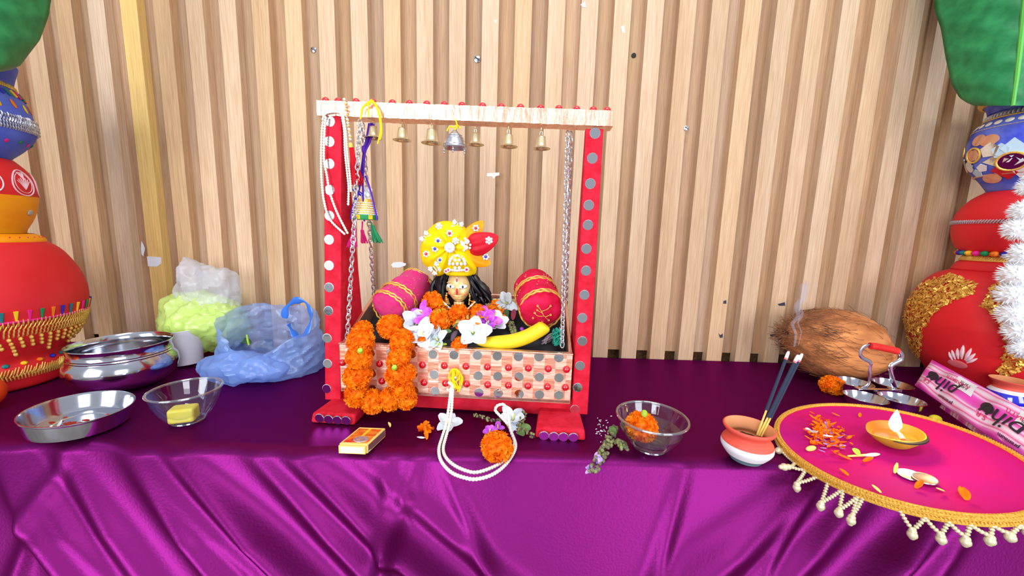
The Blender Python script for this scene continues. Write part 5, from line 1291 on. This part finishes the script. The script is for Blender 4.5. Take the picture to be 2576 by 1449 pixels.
# ---------------------------------------------------------------- banana leaves hanging in at both top corners
def bleaf(name, rows, dist, cx, label, bend):
    """rows: (y, left x, right x) in pixels; the blade curves away at its edges"""
    rows = sorted(rows, key=lambda r: -r[0]); ys = [-r[0] for r in rows]; ls = [r[1] for r in rows]; rs = [r[2] for r in rows]; cs = [r[3] for r in rows]
    y0, y1 = ys[0], ys[-1]; root = empty(name, Hd(cs[0], rows[0][0], dist), label, 'leaf')
    def pt(y, u):
        l, r, c = np.interp(y, ys, ls), np.interp(y, ys, rs), np.interp(y, ys, cs)
        x = c+(c-l)*u if u < 0 else c+(r-c)*u
        return Hd(x, -y, dist+.05*u*u-bend*((y-y0)/(y1-y0))+.0015*math.sin(y*.09+u*3))
    g = G(); g.grid(lambda u, v: pt(y0+(y1-y0)*(v**1.6), (u-.5)*2), 28, 70); build('leaf_blade', g, M_LEAF, root, mods=[SOL(.0009)], sharp=180)
    g = G(); g.tube([pt(y0+(y1-y0)*v/12, 0)+(CAM-pt(y0, 0)).normalized()*.002 for v in range(13)], [.003+.0006*v for v in range(13)], 8); build('midrib', g, M_LEAFRIB, root)
bleaf('banana_leaf', [(180, -30, 0, -14), (176, -70, 24, -22), (165, -110, 50, -30), (135, -150, 73, -40), (100, -190, 100, -46), (40, -240, 122, -56), (-20, -270, 131, -64), (-160, -300, 140, -80), (-380, -300, 110, -100), (-620, -220, -20, -120)], 1.12, -60, 'green banana leaf hanging into the top left corner above the blue pot', .05)
bleaf('banana_leaf', [(266, 2452, 2640, 2548), (258, 2432, 2662, 2550), (246, 2414, 2676, 2552), (212, 2394, 2700, 2556), (146, 2379, 2720, 2564), (72, 2367, 2750, 2572), (26, 2351, 2770, 2578), (-30, 2348, 2790, 2584), (-200, 2330, 2830, 2600), (-420, 2360, 2830, 2620), (-640, 2500, 2780, 2650)], 1.27, 2550, 'green banana leaf hanging into the top right corner above the deep blue pot', .04)
# white fluffy garland hanging at the right edge
g = G(); rr = random.Random(17)
for x, y, r in ((2650, 395, 22), (2630, 425, 24), (2608, 450, 24), (2590, 470, 24), (2582, 530, 30), (2566, 575, 32), (2580, 640, 34), (2562, 690, 36), (2556, 740, 36), (2554, 790, 34), (2572, 835, 34), (2580, 875, 30)):
    c = Hd(x, y, 1.20); R_ = r*.00088
    g.sph(c, R_*.72, 12, 8)
    for i in range(330):
        z = rr.uniform(-1, 1); a = rr.uniform(0, 6.3); s = math.sqrt(1-z*z); d = Vector((s*math.cos(a), s*math.sin(a), z)); t = d.orthogonal().normalized()
        p = c+d*R_*.45; q = c+d*R_*rr.uniform(.88, 1.02)+t*R_*rr.uniform(-.2, .2); w = t*R_*.10; w2 = d.cross(t)*R_*.10
        g.add([p-w, p+w, p+w2, q], [(0, 1, 3), (1, 2, 3), (2, 0, 3)])
tag(build('fluffy_garland', g, M_FLUFF), 'white fluffy tinsel garland hanging in front of the right pots', 'garland')
# ---------------------------------------------------------------- steel pot, dish, orange
def steel(name, c, prof, label, tilt=0):
    root = empty(name, c, label, 'pot' if 'pot' in name else 'dish'); g = G(); g.lathe(prof, 72, 0, T(c) @ Matrix.Rotation(tilt, 4, 'Y')); build(name.split('_')[1]+'_body', g, M_STEEL, root, sharp=30); return root
SP = Vector((-.790, -.270, ZT+.0006))
sp_ = [(r*.90, z) for r, z in [(0, 0), (.056, 0), (.061, .003), (.078, .012), (.090, .027), (.0945, .042), (.0925, .056), (.0860, .064), (.0850, .066), (.0858, .068), (.0842, .070), (.0850, .072), (.0838, .074), (.0830, .080), (.0850, .087), (.0872, .090), (.0866, .0915), (.0845, .0890), (.0815, .081), (.0832, .068), (.0915, .052), (.0925, .042), (.088, .028), (.076, .014), (.058, .004), (0, .003)]]
spo = steel('steel_pot', SP, sp_, 'rounded stainless steel pot standing in front of the polythene bags')
DC = Vector((-.691, -.437, ZT+.0054)); DT = .075
dsh = steel('steel_dish', DC, [(0, 0), (.052, 0), (.056, .002), (.0580, .008), (.0610, .026), (.0632, .0285), (.0632, .030), (.0616, .0300), (.0592, .026), (.0555, .008), (.052, .0030), (.034, .0028), (.033, .0040), (.031, .0028), (0, .0028)], 'shallow stainless steel dish with wet red traces, at the left front of the table', DT)
g = G(); rr = random.Random(31); DM = T(DC) @ Matrix.Rotation(DT, 4, 'Y')
for i in range(34): g.sph((0, 0, 0), (rr.uniform(.002, .006), rr.uniform(.002, .004), .0008), 8, 4, 0, DM @ T(rr.gauss(-.008, .018), rr.gauss(-.012, .012), .0030))
build('red_residue', g, M_REDPOW, dsh)
g = G(); petal(g, DM @ T(-.012, -.022, .004) @ EN(.3, 0, .4), .014, .004, .5, .3); tag(build('petal_scrap', g, M_WPETAL, sharp=180), 'small white petal lying in the steel dish', 'petal')
orr = Vector((-.918, -.392, ZT)); g = G(); g.sph(orr+Vector((0, 0, .0305)), (.031, .031, .030), 28, 18); oo = build('orange', g, M_ORANGE, mods=[]); tag(oo, 'orange lying at the left edge below the big red pot', 'fruit')
# ---------------------------------------------------------------- polythene bags and a paper cup
def ridge(p, f, seed):
    q = Vector((p.x*f+seed, p.y*f, p.z*f)); return 1-2*abs(noise.noise(q))
def crumple(name, m, label, c, rad, amp, seed, squash=lambda d: 1.0, nu=84, nv=52, cat='bag', extra=None, mods=()):
    g = G(); g.sph((0, 0, 0), 1, nu, nv); c = Vector(c)
    for i, d in enumerate(g.v):
        k = squash(d); q = Vector((d.x*rad[0], d.y*rad[1], d.z*rad[2]))*k
        w = amp*(.6*ridge(q, 24, seed)+.35*ridge(q, 55, seed+5)+.5*noise.noise(q*14+Vector((seed, 0, 0))))
        g.v[i] = c+q+d*w
    if extra: extra(g)
    mn = ZT+.001
    for v in g.v: v.z = max(v.z, mn+.002*abs(noise.noise(v*60))); v.y = min(v.y, -.006)
    o = build(name, g, m, sharp=28, mods=mods); return tag(o, label, cat)
lb = Hd(424, 822, 1.05)
crumple('lime_bag', M_BAGYEL, 'crumpled lime green polythene bag against the wall behind the steel pot', (lb.x-.050, -.085, .840), (.098, .055, .068), .016, 3, lambda d: 1+.22*max(0, -d.x)*max(0, d.z)-.15*max(0, d.x)*max(0, d.z))
c2_ = Q(478, 862, -.150); crumple('lime_bag', M_BAGYEL, 'lower crumpled lime green bag next to the blue bag, over the paper cup', (c2_.x, -.120, .842), (.066, .036, .036), .012, 8, cat='bag')
cc = Q(512, 775, -.10)
def peaks(d):
    k = 1.0; a = math.atan2(d.z, d.x)
    k += .42*math.exp(-((a-2.05)/.22)**2)+.25*math.exp(-((a-.85)/.30)**2)
    return k
crumple('clear_bag', M_BAGCLEAR, 'clear crumpled plastic bag standing up between the lime bag and the blue bag', (cc.x-.006, -.075, .893), (.070, .036, .078), .014, 13, peaks)
pc = empty('paper_cup', P(470, 925), 'white paper cup leaning between the steel pot and the blue bag', 'cup')
PCM = T(P(468, 922)+Vector((0, .012, .0025))) @ EN(-.10, -.16, 0)
g = G(); g.lathe([(0, .003), (.0235, .003), (.024, 0), (.025, .001), (.035, .078), (.0366, .0795), (.0366, .0805), (.0345, .080), (.0335, .076), (.024, .005), (0, .005)], 40, 0, PCM); build('cup_body', g, M_PAPERCUP, pc)
bb_ = empty('blue_bag', P(630, 955), 'blue polythene carrier bag left open, with a handle loop at its right', 'bag')
BC = Vector((-.550, -.165, ZT)); g = G(); nu, nv = 110, 46
def bagpt(u, v, inner=0):
    a = 2*PI*u; ca, sa = math.cos(a), math.sin(a)
    H = .086+.050*max(0, sa)+.034*max(0, -ca)**2+.012*max(0, ca)**2-.036*math.exp(-((a-4.75)/.55)**2)
    R = .100*math.sin(min(1, v/.30)*PI/2)*(1-.10*max(0, v-.35))
    R *= 1-.10*max(0, ca)*v
    z = 0 if v < .25 else H*((v-.25)/.75)**1.1
    p = Vector((BC.x+R*1.10*ca, BC.y+R*.80*sa, ZT+.002+z))
    w = .010*(.7*ridge(p, 22, 4)+.5*ridge(p, 52, 9)+.6*noise.noise(p*13))*min(1, v*3)
    p = p+Vector((ca, sa, .5 if v > .6 else 0))*w; p.z = max(p.z, ZT+.0016); p.y = min(p.y, -.012); return p
g.grid(bagpt, nu, nv); bgo = build('bag_body', g, M_BAGBLUE, bb_, sharp=28)
g = G(); hpts = [(716, 800), (720, 775), (742, 757), (765, 758), (780, 780), (782, 808), (772, 835), (752, 848), (736, 835), (726, 815)]
hp_ = spline([Q(x, y, -.165-.004*i) for i, (x, y) in enumerate(hpts)], 5); g.tube(hp_, [.006+.003*math.sin(i*.7) for i in range(len(hp_))], 8, flat=.35); build('handle', g, M_BAGBLUE2, bb_)
crumple('blue_bag', M_BAGBLUE, 'crumpled fold of thin blue plastic lying in front of the open blue bag', (BC.x-.02, BC.y-.075, ZT+.030), (.085, .035, .030), .012, 23)
leaf('dark_leaf', [Q(590, 866, -.12), Q(612, 858, -.125), Q(632, 864, -.13)], .018, M_DKLEAF, 'dark green leaf showing inside the open blue bag')
g = G(); g.tube([Q(626, 868, -.19), Q(623, 855, -.19), Q(621, 842, -.19)], [.002, .0022, .0016], 8); tag(build('green_stalk', g, M_GREENB), 'yellow-green stalk sticking up out of the blue bag', 'stalk')
# ---------------------------------------------------------------- coconut and its marigold
CC = Vector((.800, -.116, ZT+.087)); co = empty('coconut', Vector((CC.x, CC.y, ZT)), 'brown husked coconut with ragged fibres at its left end, lying against the wall', 'coconut')
CM = T(CC) @ EN(0, .18, -.10); g = G(); g.sph((0, 0, 0), 1, 64, 40)
for i, d in enumerate(g.v):
    x = d.x; e = math.sqrt(max(0, d.y**2+d.z**2)); k = 1-.16*max(0, x)**2; tip = .14*max(0, x-.75)/.25
    p = Vector((.114*(x+tip*.5), .090*d.y*k, .086*d.z*k)); n = noise.noise(p*22)*.004+.0016*noise.noise(Vector((p.x*15, p.y*120, p.z*120)))
    g.v[i] = CM @ (p+d*n)
build('husk', g, M_COCO, co)
g = G(); rr = random.Random(41)
for i in range(900):
    x = -abs(rr.gauss(.66, .30)) if i < 760 else rr.uniform(-.6, .9); x = max(-1, min(.95, x)); a = rr.uniform(0, 6.3); s = math.sqrt(1-x*x)
    d = Vector((x, s*math.cos(a), s*math.sin(a))); p = Vector((.116*d.x, .091*d.y, .087*d.z)); t = Vector((rr.uniform(-1, -.6), rr.uniform(-.3, .3), rr.uniform(-.3, .3))); t = (t-d*t.dot(d)*.75).normalized()
    L = rr.uniform(.018, .042); pts = [p, p+t*L*.5+d*.003, p+t*L+d*(rr.uniform(-.002, .003) if x > -.7 else rr.uniform(-.001, .008))+Vector((0, 0, rr.uniform(-.006, .006)))]
    pts = [CM @ q for q in pts]
    if min(q.z for q in pts) < ZT+.001 or max(q.y for q in pts) > -.002: continue
    g.tube(spline(pts, 3), .00042, 4)
build('fibres', g, M_COCOF, co)
marigold(P(2094, 970, ZT+.018), .0245, 'orange marigold on the cloth under the front of the coconut', 3, (.6, .3, 2))
# ---------------------------------------------------------------- steel four-cup holder with handle
ch = empty('cup_holder', Vector((.75, -.285, ZT)), 'steel holder of four little cups with a red-wrapped handle, in front of the coconut', 'cup holder')
for x, y in ((.748, -.226), (.829, -.228), (.700, -.304), (.768, -.307)):
    c = Vector((x, y, ZT+.010)); R_ = .033
    g = G(); g.lathe([(0, 0), (.018, 0), (.024, .003), (.030, .014), (R_, .0245), (R_+.0012, .0255), (R_-.0005, .0258), (.0285, .014), (.022, .005), (0, .0022)], 44, 0, T(c)); cup = build('cup', g, M_STEEL, ch)
    if x in (.700,): g = G(); g.lathe([(0, .0048), (.020, .0046), (.0215, .0044)], 24, 0, T(c)); build('red_powder', g, M_REDPOW, cup)
def strap(px): return spline([Q(x, y, Y) for x, y, Y in px], 6)
bl, br = Vector((.728, -.266, ZT+.036)), Vector((.800, -.262, ZT+.036))
g = G(); pts = spline([bl, Q(2186, 965, -.264), Q(2188, 930, -.264), Q(2190, 912, -.264), Q(2172, 902, -.264), Q(2164, 890, -.264), Q(2172, 874, -.264), Q(2190, 870, -.264), Q(2225, 876, -.264), Q(2258, 884, -.264), Q(2268, 893, -.264), Q(2266, 906, -.264), Q(2244, 918, -.264), Q(2240, 928, -.264), Q(2246, 958, -.264), br], 6)
g.tube(pts, .0042, 8, flat=.35); hd = build('handle', g, M_STEEL, ch)
k0, k1 = 42, 54; g = G(); g.tube(pts[k0:k1], .0058, 12); 
for i in range(k0, k1):
    for t in (0, .5): q = pts[i].lerp(pts[i+1], t); d = (pts[i+1]-pts[i]).normalized(); F = frame(q, d); g.tube([F @ Vector((.0060*math.cos(a), .0060*math.sin(a), 0)) for a in [2*PI*j/12 for j in range(12)]], .0011, 5, closed=True)
build('red_wrap', g, M_WRAP, hd)
for p in (bl, br): g = G(); g.box(p+Vector((0, 0, -.002)), (.022, .012, .009)); build('bracket', g, M_STEEL, ch, mods=[BEV(.0012)])
g = G(); g.box(((bl+br)/2+Vector((0, 0, -.008))), (.085, .010, .016)); g.box(((bl+br)/2+Vector((-.0, 0, -.012))), (.010, .075, .010)); build('base_strap', g, M_STEEL, ch)
g = G(); p = Vector((.806, -.336, ZT+.009)); g.sph(p, (.011, .008, .008), 14, 8); tag(build('yellow_sweet', g, M_YBALL), 'yellow wrapped sweet between the steel cups and the pink packet', 'sweet')
# ---------------------------------------------------------------- pink incense packet
NL, FL = Vector((.878, -.229, .783)), Vector((.954, -.187, .828)); LV = Vector((-.140, -.300, -.008)); WV = FL-NL; NV = WV.cross(LV).normalized()
if NV.z < 0: NV = -NV
Lh, Wh = LV.normalized(), WV.normalized(); Ln, Wn = LV.length, WV.length
def pk(u, v, s):      # u along, v across (0 near, 1 far), s = +1 top / -1 underside
    e = min(1, min(u, 1-u)*14)**.5*min(1, min(v, 1-v)*7)**.5
    w = .0016*math.sin(u*17+v*3)+.0012*math.sin(u*31-v*9)
    return NL+LV*u+WV*v+NV*(s*(.0055*e+.0004)+w*e)
pkt = empty('incense_packet', NL+LV*.5+WV*.5, 'long pink and white swirled incense packet lying behind the magenta plate', 'packet')
WM[pkt.name] = T(pkt.location)
g = G(); g.grid(lambda u, v: pk(u, v, 1), 80, 26); g.grid(lambda u, v: pk(u, 1-v, -1), 80, 26)
pb = build('wrapper', g, M_PACK, pkt, sharp=180)
# (the print runs in the packet's own axes)
# set the swirl print in the packet's own axes
Yh = NV.cross(Lh); R3 = Matrix(((Lh.x, Yh.x, NV.x), (Lh.y, Yh.y, NV.y), (Lh.z, Yh.z, NV.z))).to_4x4()
m4 = T(pb.location) @ R3; me = pb.data; me.transform(R3.inverted()); pb.matrix_basis = m4; WM[pb.name] = wm(pkt) @ m4
def ptext(body, size, u, v, m, name='lettering', shear=.35, rot=PI, off=.0014):
    vs, fs = text_mesh(body, size, shear, .0002); g = G(); out = []
    for p in vs:
        x, y = p.x*math.cos(rot)-p.y*math.sin(rot), p.x*math.sin(rot)+p.y*math.cos(rot)
        uu, vv = u+x/Ln, v+y/Wn; out.append(pk(min(max(uu, 0), 1), min(max(vv, 0), 1), 1)+NV*(off+p.z))
    g.add(out, fs); return build(name, g, m, pb, smooth=False)
for u0 in (.24, .72):
    ptext('pihu', .056, u0, .46, M_INK); ptext('AGARBATTI', .0125, u0+.10, .74, M_PINKINK, shear=0); ptext('S.R.', .017, u0-.13, .30, M_PINKINK, shear=.2); ptext('premium', .012, u0+.08, .13, M_INK, shear=.2)
    g = G(); g.grid(lambda a, b: pk(u0-.115+.055*(a-.5)*2*(1-(2*b-1)**2)**.5*.9, .54+.22*(b-.5)*1.2, 1)+NV*.0012, 8, 10); build('black_petal', g, M_INK, pb)
for u0 in (.40, .86):
    g = G(); g.grid(lambda a, b: pk(u0+.075*(a-.5)*2, .74+.36*(b-.5), 1)+NV*.0010, 8, 6); lbp = build('white_label', g, M_PACKW, pb)
    g = G()
    for j, v0 in enumerate((.80, .68)):
        for i in range(9):
            if (i+j) % 4 == 3: continue
            u1 = u0-.038+.0085*i; g.tube([pk(u1, v0-.035, 1)+NV*.0016, pk(u1+.001*(i % 3), v0+.03, 1)+NV*.0016], .00035, 4)
    build('faint_print', g, M_INK, lbp)
g = G(); NS = NV*-.0155+WV*-.05
def pk2(u, v, s_):
    e = min(1, min(u, 1-u)*14)**.5*min(1, min(v, 1-v)*7)**.5; q = NL+NS+LV*(.22+.80*u)+WV*v*.9+NV*(s_*.0055*e+.0015*math.sin(u*13)*e); q.z = max(q.z, ZT+.0008+.0004*s_); return q
g.grid(lambda u, v: pk2(u, v, 1), 60, 20); g.grid(lambda u, v: pk2(u, 1-v, -1), 60, 20)
tag(build('incense_packet', g, M_PACK, sharp=180), 'second pink and white packet lying under the long swirled one, mostly hidden', 'packet')
# ---------------------------------------------------------------- small painted pot at the right edge
sc = Vector((1.022, -.272, ZT+.0006)); sm = empty('painted_pot', sc, 'small red pot with white and blue bands at the right edge behind the pink packet', 'pot')
pr = spline([Vector(v+(0,)) for v in ((.014, 0), (.020, .004), (.029, .016), (.032, .028), (.028, .042), (.022, .050), (.022, .056), (.028, .064), (.029, .067))], 5)
for a, b, nme, m in ((0, 9, 'red_foot', M_POTRED), (9, 13, 'white_band', M_WHITEP), (13, 20, 'blue_band', M_BLUEGEM), (20, 24, 'white_band', M_WHITEP), (24, 41, 'red_neck', M_CLAYR)):
    g = G(); g.lathe([(max(p.x, 0), p.y) for p in pr[a:b+1]], 36, 0, T(sc)); build(nme, g, m, sm)
g = G(); g.lathe([(.029, .067), (.026, .064), (.020, .054), (.0, .050)], 36, 0, T(sc)); build('inside', g, M_CLAYO, sm)
# ---------------------------------------------------------------- the magenta offering plate
TC, TR, TA = Vector((.572, -.479, .7795)), .138, math.atan(.15)
TM = T(TC) @ Matrix.Rotation(-TA, 4, 'Y'); TMI = TM.inverted(); TNv = (TM.to_3x3() @ Vector((0, 0, 1)))
th = empty('offering_plate', TC-TNv*.007, 'round magenta velvet offering plate with gold braid and beaded fringe, overhanging the right front edge', 'plate')
def tp(px, py, off=.0):
    d = ray(px, py); t = (TC-CAM).dot(TNv)/d.dot(TNv); return CAM+d*t+TNv*off
g = G(); pr = [(0, -.006), (TR*.80, -.006), (TR*.96, -.005), (TR*1.0, -.001), (TR*.985, .0012)]
g.lathe(pr, 90, 0, TM); base = build('plate_base', g, M_THALIR, th)
g = G()
def top(u, v):
    a = 2*PI*u; r = TR*.985*v; x, y = r*math.cos(a), r*math.sin(a)
    return TM @ Vector((x, y, .0006*noise.noise(Vector((x*30, y*30, 3)))-.0006+.0014*v**8))
g.grid(top, 90, 24); build('velvet_top', g, M_THALI, th, sharp=180)
g = G()
for dr, dz, r in ((.9865, .0022, .0030), (1.002, .0004, .0034), (1.008, -.0050, .0032)):
    g.tube([TM @ Vector((TR*dr*math.cos(a), TR*dr*math.sin(a), dz)) for a in [2*PI*k/140 for k in range(140)]], r, 7, closed=True)
for k in range(260):
    a = 2*PI*k/260; p0 = TM @ Vector((TR*.977*math.cos(a), TR*.977*math.sin(a), .0042)); p1 = TM @ Vector((TR*1.012*math.cos(a+.02), TR*1.012*math.sin(a+.02), .0034)); p2 = TM @ Vector((TR*1.026*math.cos(a+.035), TR*1.026*math.sin(a+.035), -.0050)); g.tube([p0, p1, p2], .0011, 4)
build('gold_braid', g, M_TRIM, th)
X7 = lambda x, y: (1930+x/3.293, 960+y/3.293)
def rimp(px, py):     # the rim point below the braid nearest to a pixel
    p = TMI @ tp(px, py); a = math.atan2(p.y, p.x); return TM @ Vector((TR*1.018*math.cos(a), TR*1.018*math.sin(a), -.006))
def tas(a, j, b, tip):
    A = rimp(*X7(*a)); B = rimp(*X7(*b)); m = A.lerp(B, .5); Y = m.y-.004; J = Q(*X7(*j), Y); K = Q(*X7(*tip), Y-.001)
    o = Vector((0, -1, 0))*.0
    for q in (J, K):
        if q.z < ZT+.004 and q.y > EDGE-.02: q.z = ZT+.004
    g = G()
    for s, e in ((A, J), (B, J)): beads(g, [s, s.lerp(e, .5)+Vector((0, 0, -.0012)), e], .0038, .0026, .8)
    o_ = build('tassel', g, M_BEAD, th); g = G(); d = (K-J)
    if d.length < .004: d = Vector((0, 0, -.008))
    g.sph(J+d*.25, .0042, 10, 7); g.sph(J+d*.75, .0052, 12, 8); g.sph(J+d*1.15, .0034, 10, 7); build('bead_drop', g, M_BEAD, o_)
for q in [((95, 440), (112, 600), (150, 645), (68, 700)), ((155, 650), (190, 738), (250, 712), (115, 768)), ((240, 720), (246, 840), (330, 785), (245, 890)), ((400, 860), (450, 1000), (535, 930), (440, 1045)), ((540, 940), (600, 1060), (690, 1000), (590, 1100)), ((690, 1000), (705, 1110), (740, 1020), (690, 1165)),
          ((1120, 1120), (1205, 1230), (1355, 1170), (1200, 1280)), ((1355, 1180), (1440, 1265), (1565, 1195), (1440, 1320)), ((1570, 1200), (1650, 1290), (1765, 1220), (1640, 1340)), ((1770, 1220), (1855, 1280), (1935, 1205), (1840, 1330)), ((1945, 1200), (2020, 1260), (2105, 1150), (2010, 1300)), ((2110, 1160), (2160, 1220), (2220, 1090), (2160, 1260))]:
    tas(*q)
# ---------------------------------------------------------------- lamp, coins and petals on the plate
DP = tp(2251, 1122, .0025); dy = empty('oil_lamp', DP, 'small yellow clay oil lamp with a burning wick on the magenta plate', 'oil lamp')
DM2 = T(DP) @ Matrix.Rotation(-TA, 4, 'Y')
g = G(); LS = .80; pr = [(r*LS, z*LS) for r, z in [(0, 0), (.017, 0), (.022, .003), (.034, .015), (.0405, .026), (.0412, .028), (.0395, .0285)]]
def pinch(g, n0):
    for i in range(n0, len(g.v)):
        p = DM2.inverted() @ g.v[i]; a = math.atan2(p.y, p.x); k = 1+.14*math.exp(-((abs(a)-PI)/.5)**2)*(p.z/.0224)-.03*math.sin(a*2)**2; g.v[i] = DM2 @ Vector((p.x*k, p.y*(.95 if True else 1), p.z))
g.lathe(pr, 48, 0, DM2); pinch(g, 0); lb_ = build('lamp_bowl', g, M_DIYA, dy)
g = G(); g.lathe([(r*LS, z*LS) for r, z in [(.0395, .0285), (.037, .026), (.031, .015), (.020, .006), (0, .0045)]], 48, 0, DM2); pinch(g, 0); build('inside', g, M_DIYAIN, dy)
g = G(); ps_ = [(.0332*math.cos(a), .0332*.95*math.sin(a), .0208) for a in [-2.4+1.9*k/20 for k in range(21)]]; g.tube([DM2 @ Vector(p) for p in ps_], [.0004+.0020*math.sin(PI*k/20) for k in range(21)], 6, flat=1.4); build('soot_mark', g, M_BLACKISH, lb_)
g = G(); g.lathe([(0, .0125), (.0235, .0122)], 36, 0, DM2); build('oil', g, M_OIL, dy)
w0, w1 = DM2 @ Vector((.003, -.008, .0128)), Q(2250, 1080, DP.y+.004); g = G(); g.tube(spline([w0, w0.lerp(w1, .5)+Vector((.002, 0, 0)), w1], 5), [.0036-.00018*k for k in range(11)], 10); build('wick', g, M_WICK, dy)
f0, f1 = Q(2250, 1086, DP.y+.003), Q(2257, 1030, DP.y+.003); hgt = (f1-f0).length; g = G(); F = frame(f0, f1-f0)
g.lathe([(0, 0), (.0046, hgt*.10), (.0072, hgt*.28), (.0070, hgt*.42), (.0046, hgt*.68), (.0020, hgt*.88), (0, hgt)], 20, 0, F); build('flame', g, M_FLAME, dy)
fl = bpy.data.lights.new('lamp_flame_light', 'POINT'); fl.energy = .32; fl.color = (1, .55, .2); fl.shadow_soft_size = .012; fo = bpy.data.objects.new('lamp_flame_light', fl); S.collection.objects.link(fo); fo.location = f0.lerp(f1, .5)+Vector((0, -.014, .012))
for k, (x, y, lb2) in enumerate(((2288, 1198, 'silver coin on the magenta plate, the left one of two overlapping'), (2326, 1211, 'silver coin on the magenta plate, the right one of two overlapping'))):
    p = tp(x, y, .0012+.0020*k); g = G(); F = frame(p, TNv); g.lathe([(0, .0016), (.0105, .0016), (.0110, .0018), (.0122, .0018), (.0126, .0010), (.0122, 0), (0, 0)], 32, 0, F); c_ = build('coin', g, M_COIN); tag(c_, lb2, 'coin', 'coins on the magenta plate')
def tpetal(x, y, L, W, m, spin, label, name='petal', off=.0022, group=None):
    g = G(); p = tp(x, y, off); petal(g, frame(p, TNv, (0, 1, 0)) @ EN(.12, .1, spin), L, W, .5, .25); return tag(build(name, g, m, sharp=180, mods=[SOL(.0005)]), label, 'petal', group)
tpetal(2142, 1160, .016, .006, M_MARI, 1.2, 'orange petal on the plate just left of the green and white stalk\'s middle'); tpetal(2172, 1165, .014, .006, M_MARI, -1.5, 'orange petal below the green and white flower stalk on the plate')
tpetal(2134, 1200, .011, .006, M_MARI, .4, 'small orange petal on the plate, nearest the left braid edge'); tpetal(2303, 1232, .016, .006, M_MARI, -1.2, 'orange petal just below the two coins on the plate')
tpetal(2430, 1262, .017, .010, M_MARI, -.6, 'orange petal at the front right of the magenta plate'); tpetal(2216, 1244, .011, .005, M_STAMEN, .2, 'pale yellow petal near the front braid of the plate')
tpetal(2250, 1194, .018, .004, M_STAMEN, -.9, 'thin pale green and white sliver left of the coins'); tpetal(2376, 1240, .008, .004, M_STAMEN, 1.2, 'tiny pale petal right of the coins')
tpetal(2162, 1052, .010, .004, M_MARI, -.8, 'thin orange petal on the plate left of the lamp, towards the back'); tpetal(2112, 1050, .011, .004, M_MARI, .9, 'thin orange petal near the back left braid of the plate')
g = G(); rr = random.Random(51)
for i in range(120):
    x, y = rr.gauss(2085, 26), rr.gauss(1105, 17); petal(g, frame(tp(x, y, .0016+.003*rr.random()), TNv, (0, 1, 0)) @ EN(rr.uniform(-.4, .4), rr.uniform(-.4, .4), rr.uniform(0, 6.3)), rr.uniform(.006, .011), rr.uniform(.003, .005), .6, .4, 0 if rr.random() < .72 else 1)
for i in range(50):
    x, y = rr.gauss(2060, 10), rr.gauss(1085, 14); petal(g, frame(tp(x, y, .004+.004*rr.random()), TNv, (0, 1, 0)) @ EN(rr.uniform(-.6, .6), rr.uniform(-.6, .6), rr.uniform(0, 6.3)), rr.uniform(.006, .012), .005, .6, .4, 0)
tag(build('marigold_petals', g, [M_MARI, M_LILAC], sharp=180), 'scatter of shredded orange and lilac petals on the left of the magenta plate', 'petals', None, 'stuff')
g = G(); a, b = tp(2048, 1098, .005), tp(2096, 1108, .006); g.tube([a, a.lerp(b, .5), b], .0016, 8); petal(g, frame(a, TNv, (0, 1, 0)) @ EN(.3, 0, 1.4), .014, .010, .6, .3); petal(g, frame(a, TNv, (0, 1, 0)) @ EN(.5, 0, 2.8), .013, .009, .6, .3); tag(build('white_flower', g, M_WPETAL, sharp=180), 'crushed white flower with a long tube among the orange shreds on the plate', 'flower')
a, b = tp(2132, 1152, .003), tp(2204, 1150, .004); fs_ = empty('flower_stalk', a, 'green and white flower stalk lying on the plate below the lamp', 'flower stalk'); g = G(); g.tube([a, a.lerp(b, .5), b], [.0013, .0018, .0022], 8); build('stalk', g, M_STAMEN, fs_); g = G(); petal(g, frame(a.lerp(b, .4), TNv, (0, 1, 0)) @ EN(.4, 0, .3), .010, .011, .4, .3); build('leaf', g, M_GREENB, fs_, mods=[SOL(.0006)]); g = G(); g.sph((0, 0, 0), (.012, .0028, .0026), 12, 8, 0, frame(a.lerp(b, .85), TNv, (0, 1, 0))); build('white_bud', g, M_WPETAL, fs_)
g = G(); a = tp(2040, 1134, .004); g.sph((0, 0, 0), (.009, .004, .004), 12, 8, 0, frame(a, TNv, (0, 1, 0)) @ EN(0, 0, .2)); tag(build('flower_bud', g, M_STAMEN), 'pale flower bud at the left of the magenta plate below the orange shreds', 'bud')

# ---------------------------------------------------------------- groups of look-alikes
GRP = dict(marigold='loose marigolds', white_flower='loose white flowers', purple_flower='loose purple flowers', basil_sprig='basil sprigs', petal='petals on the magenta plate', marigold_petal='single petals on the cloth',
           flower_bud='pale flower buds', banana_leaf='banana leaves in the top corners', lime_bag='lime polythene bags', blue_bag='blue polythene bags', glass_bowl='clear glass bowls', incense_packet='pink incense packets', marigold_petals='shredded marigold petals')
for o in S.collection.objects:
    if o.parent is None and 'label' in o and 'group' not in o:
        n = o.name.split('.')[0]
        if n == 'clay_pot': o['group'] = 'painted pots of the left stack' if o.location.x < 0 else 'painted pots of the right stack'
        elif n in GRP: o['group'] = GRP[n]
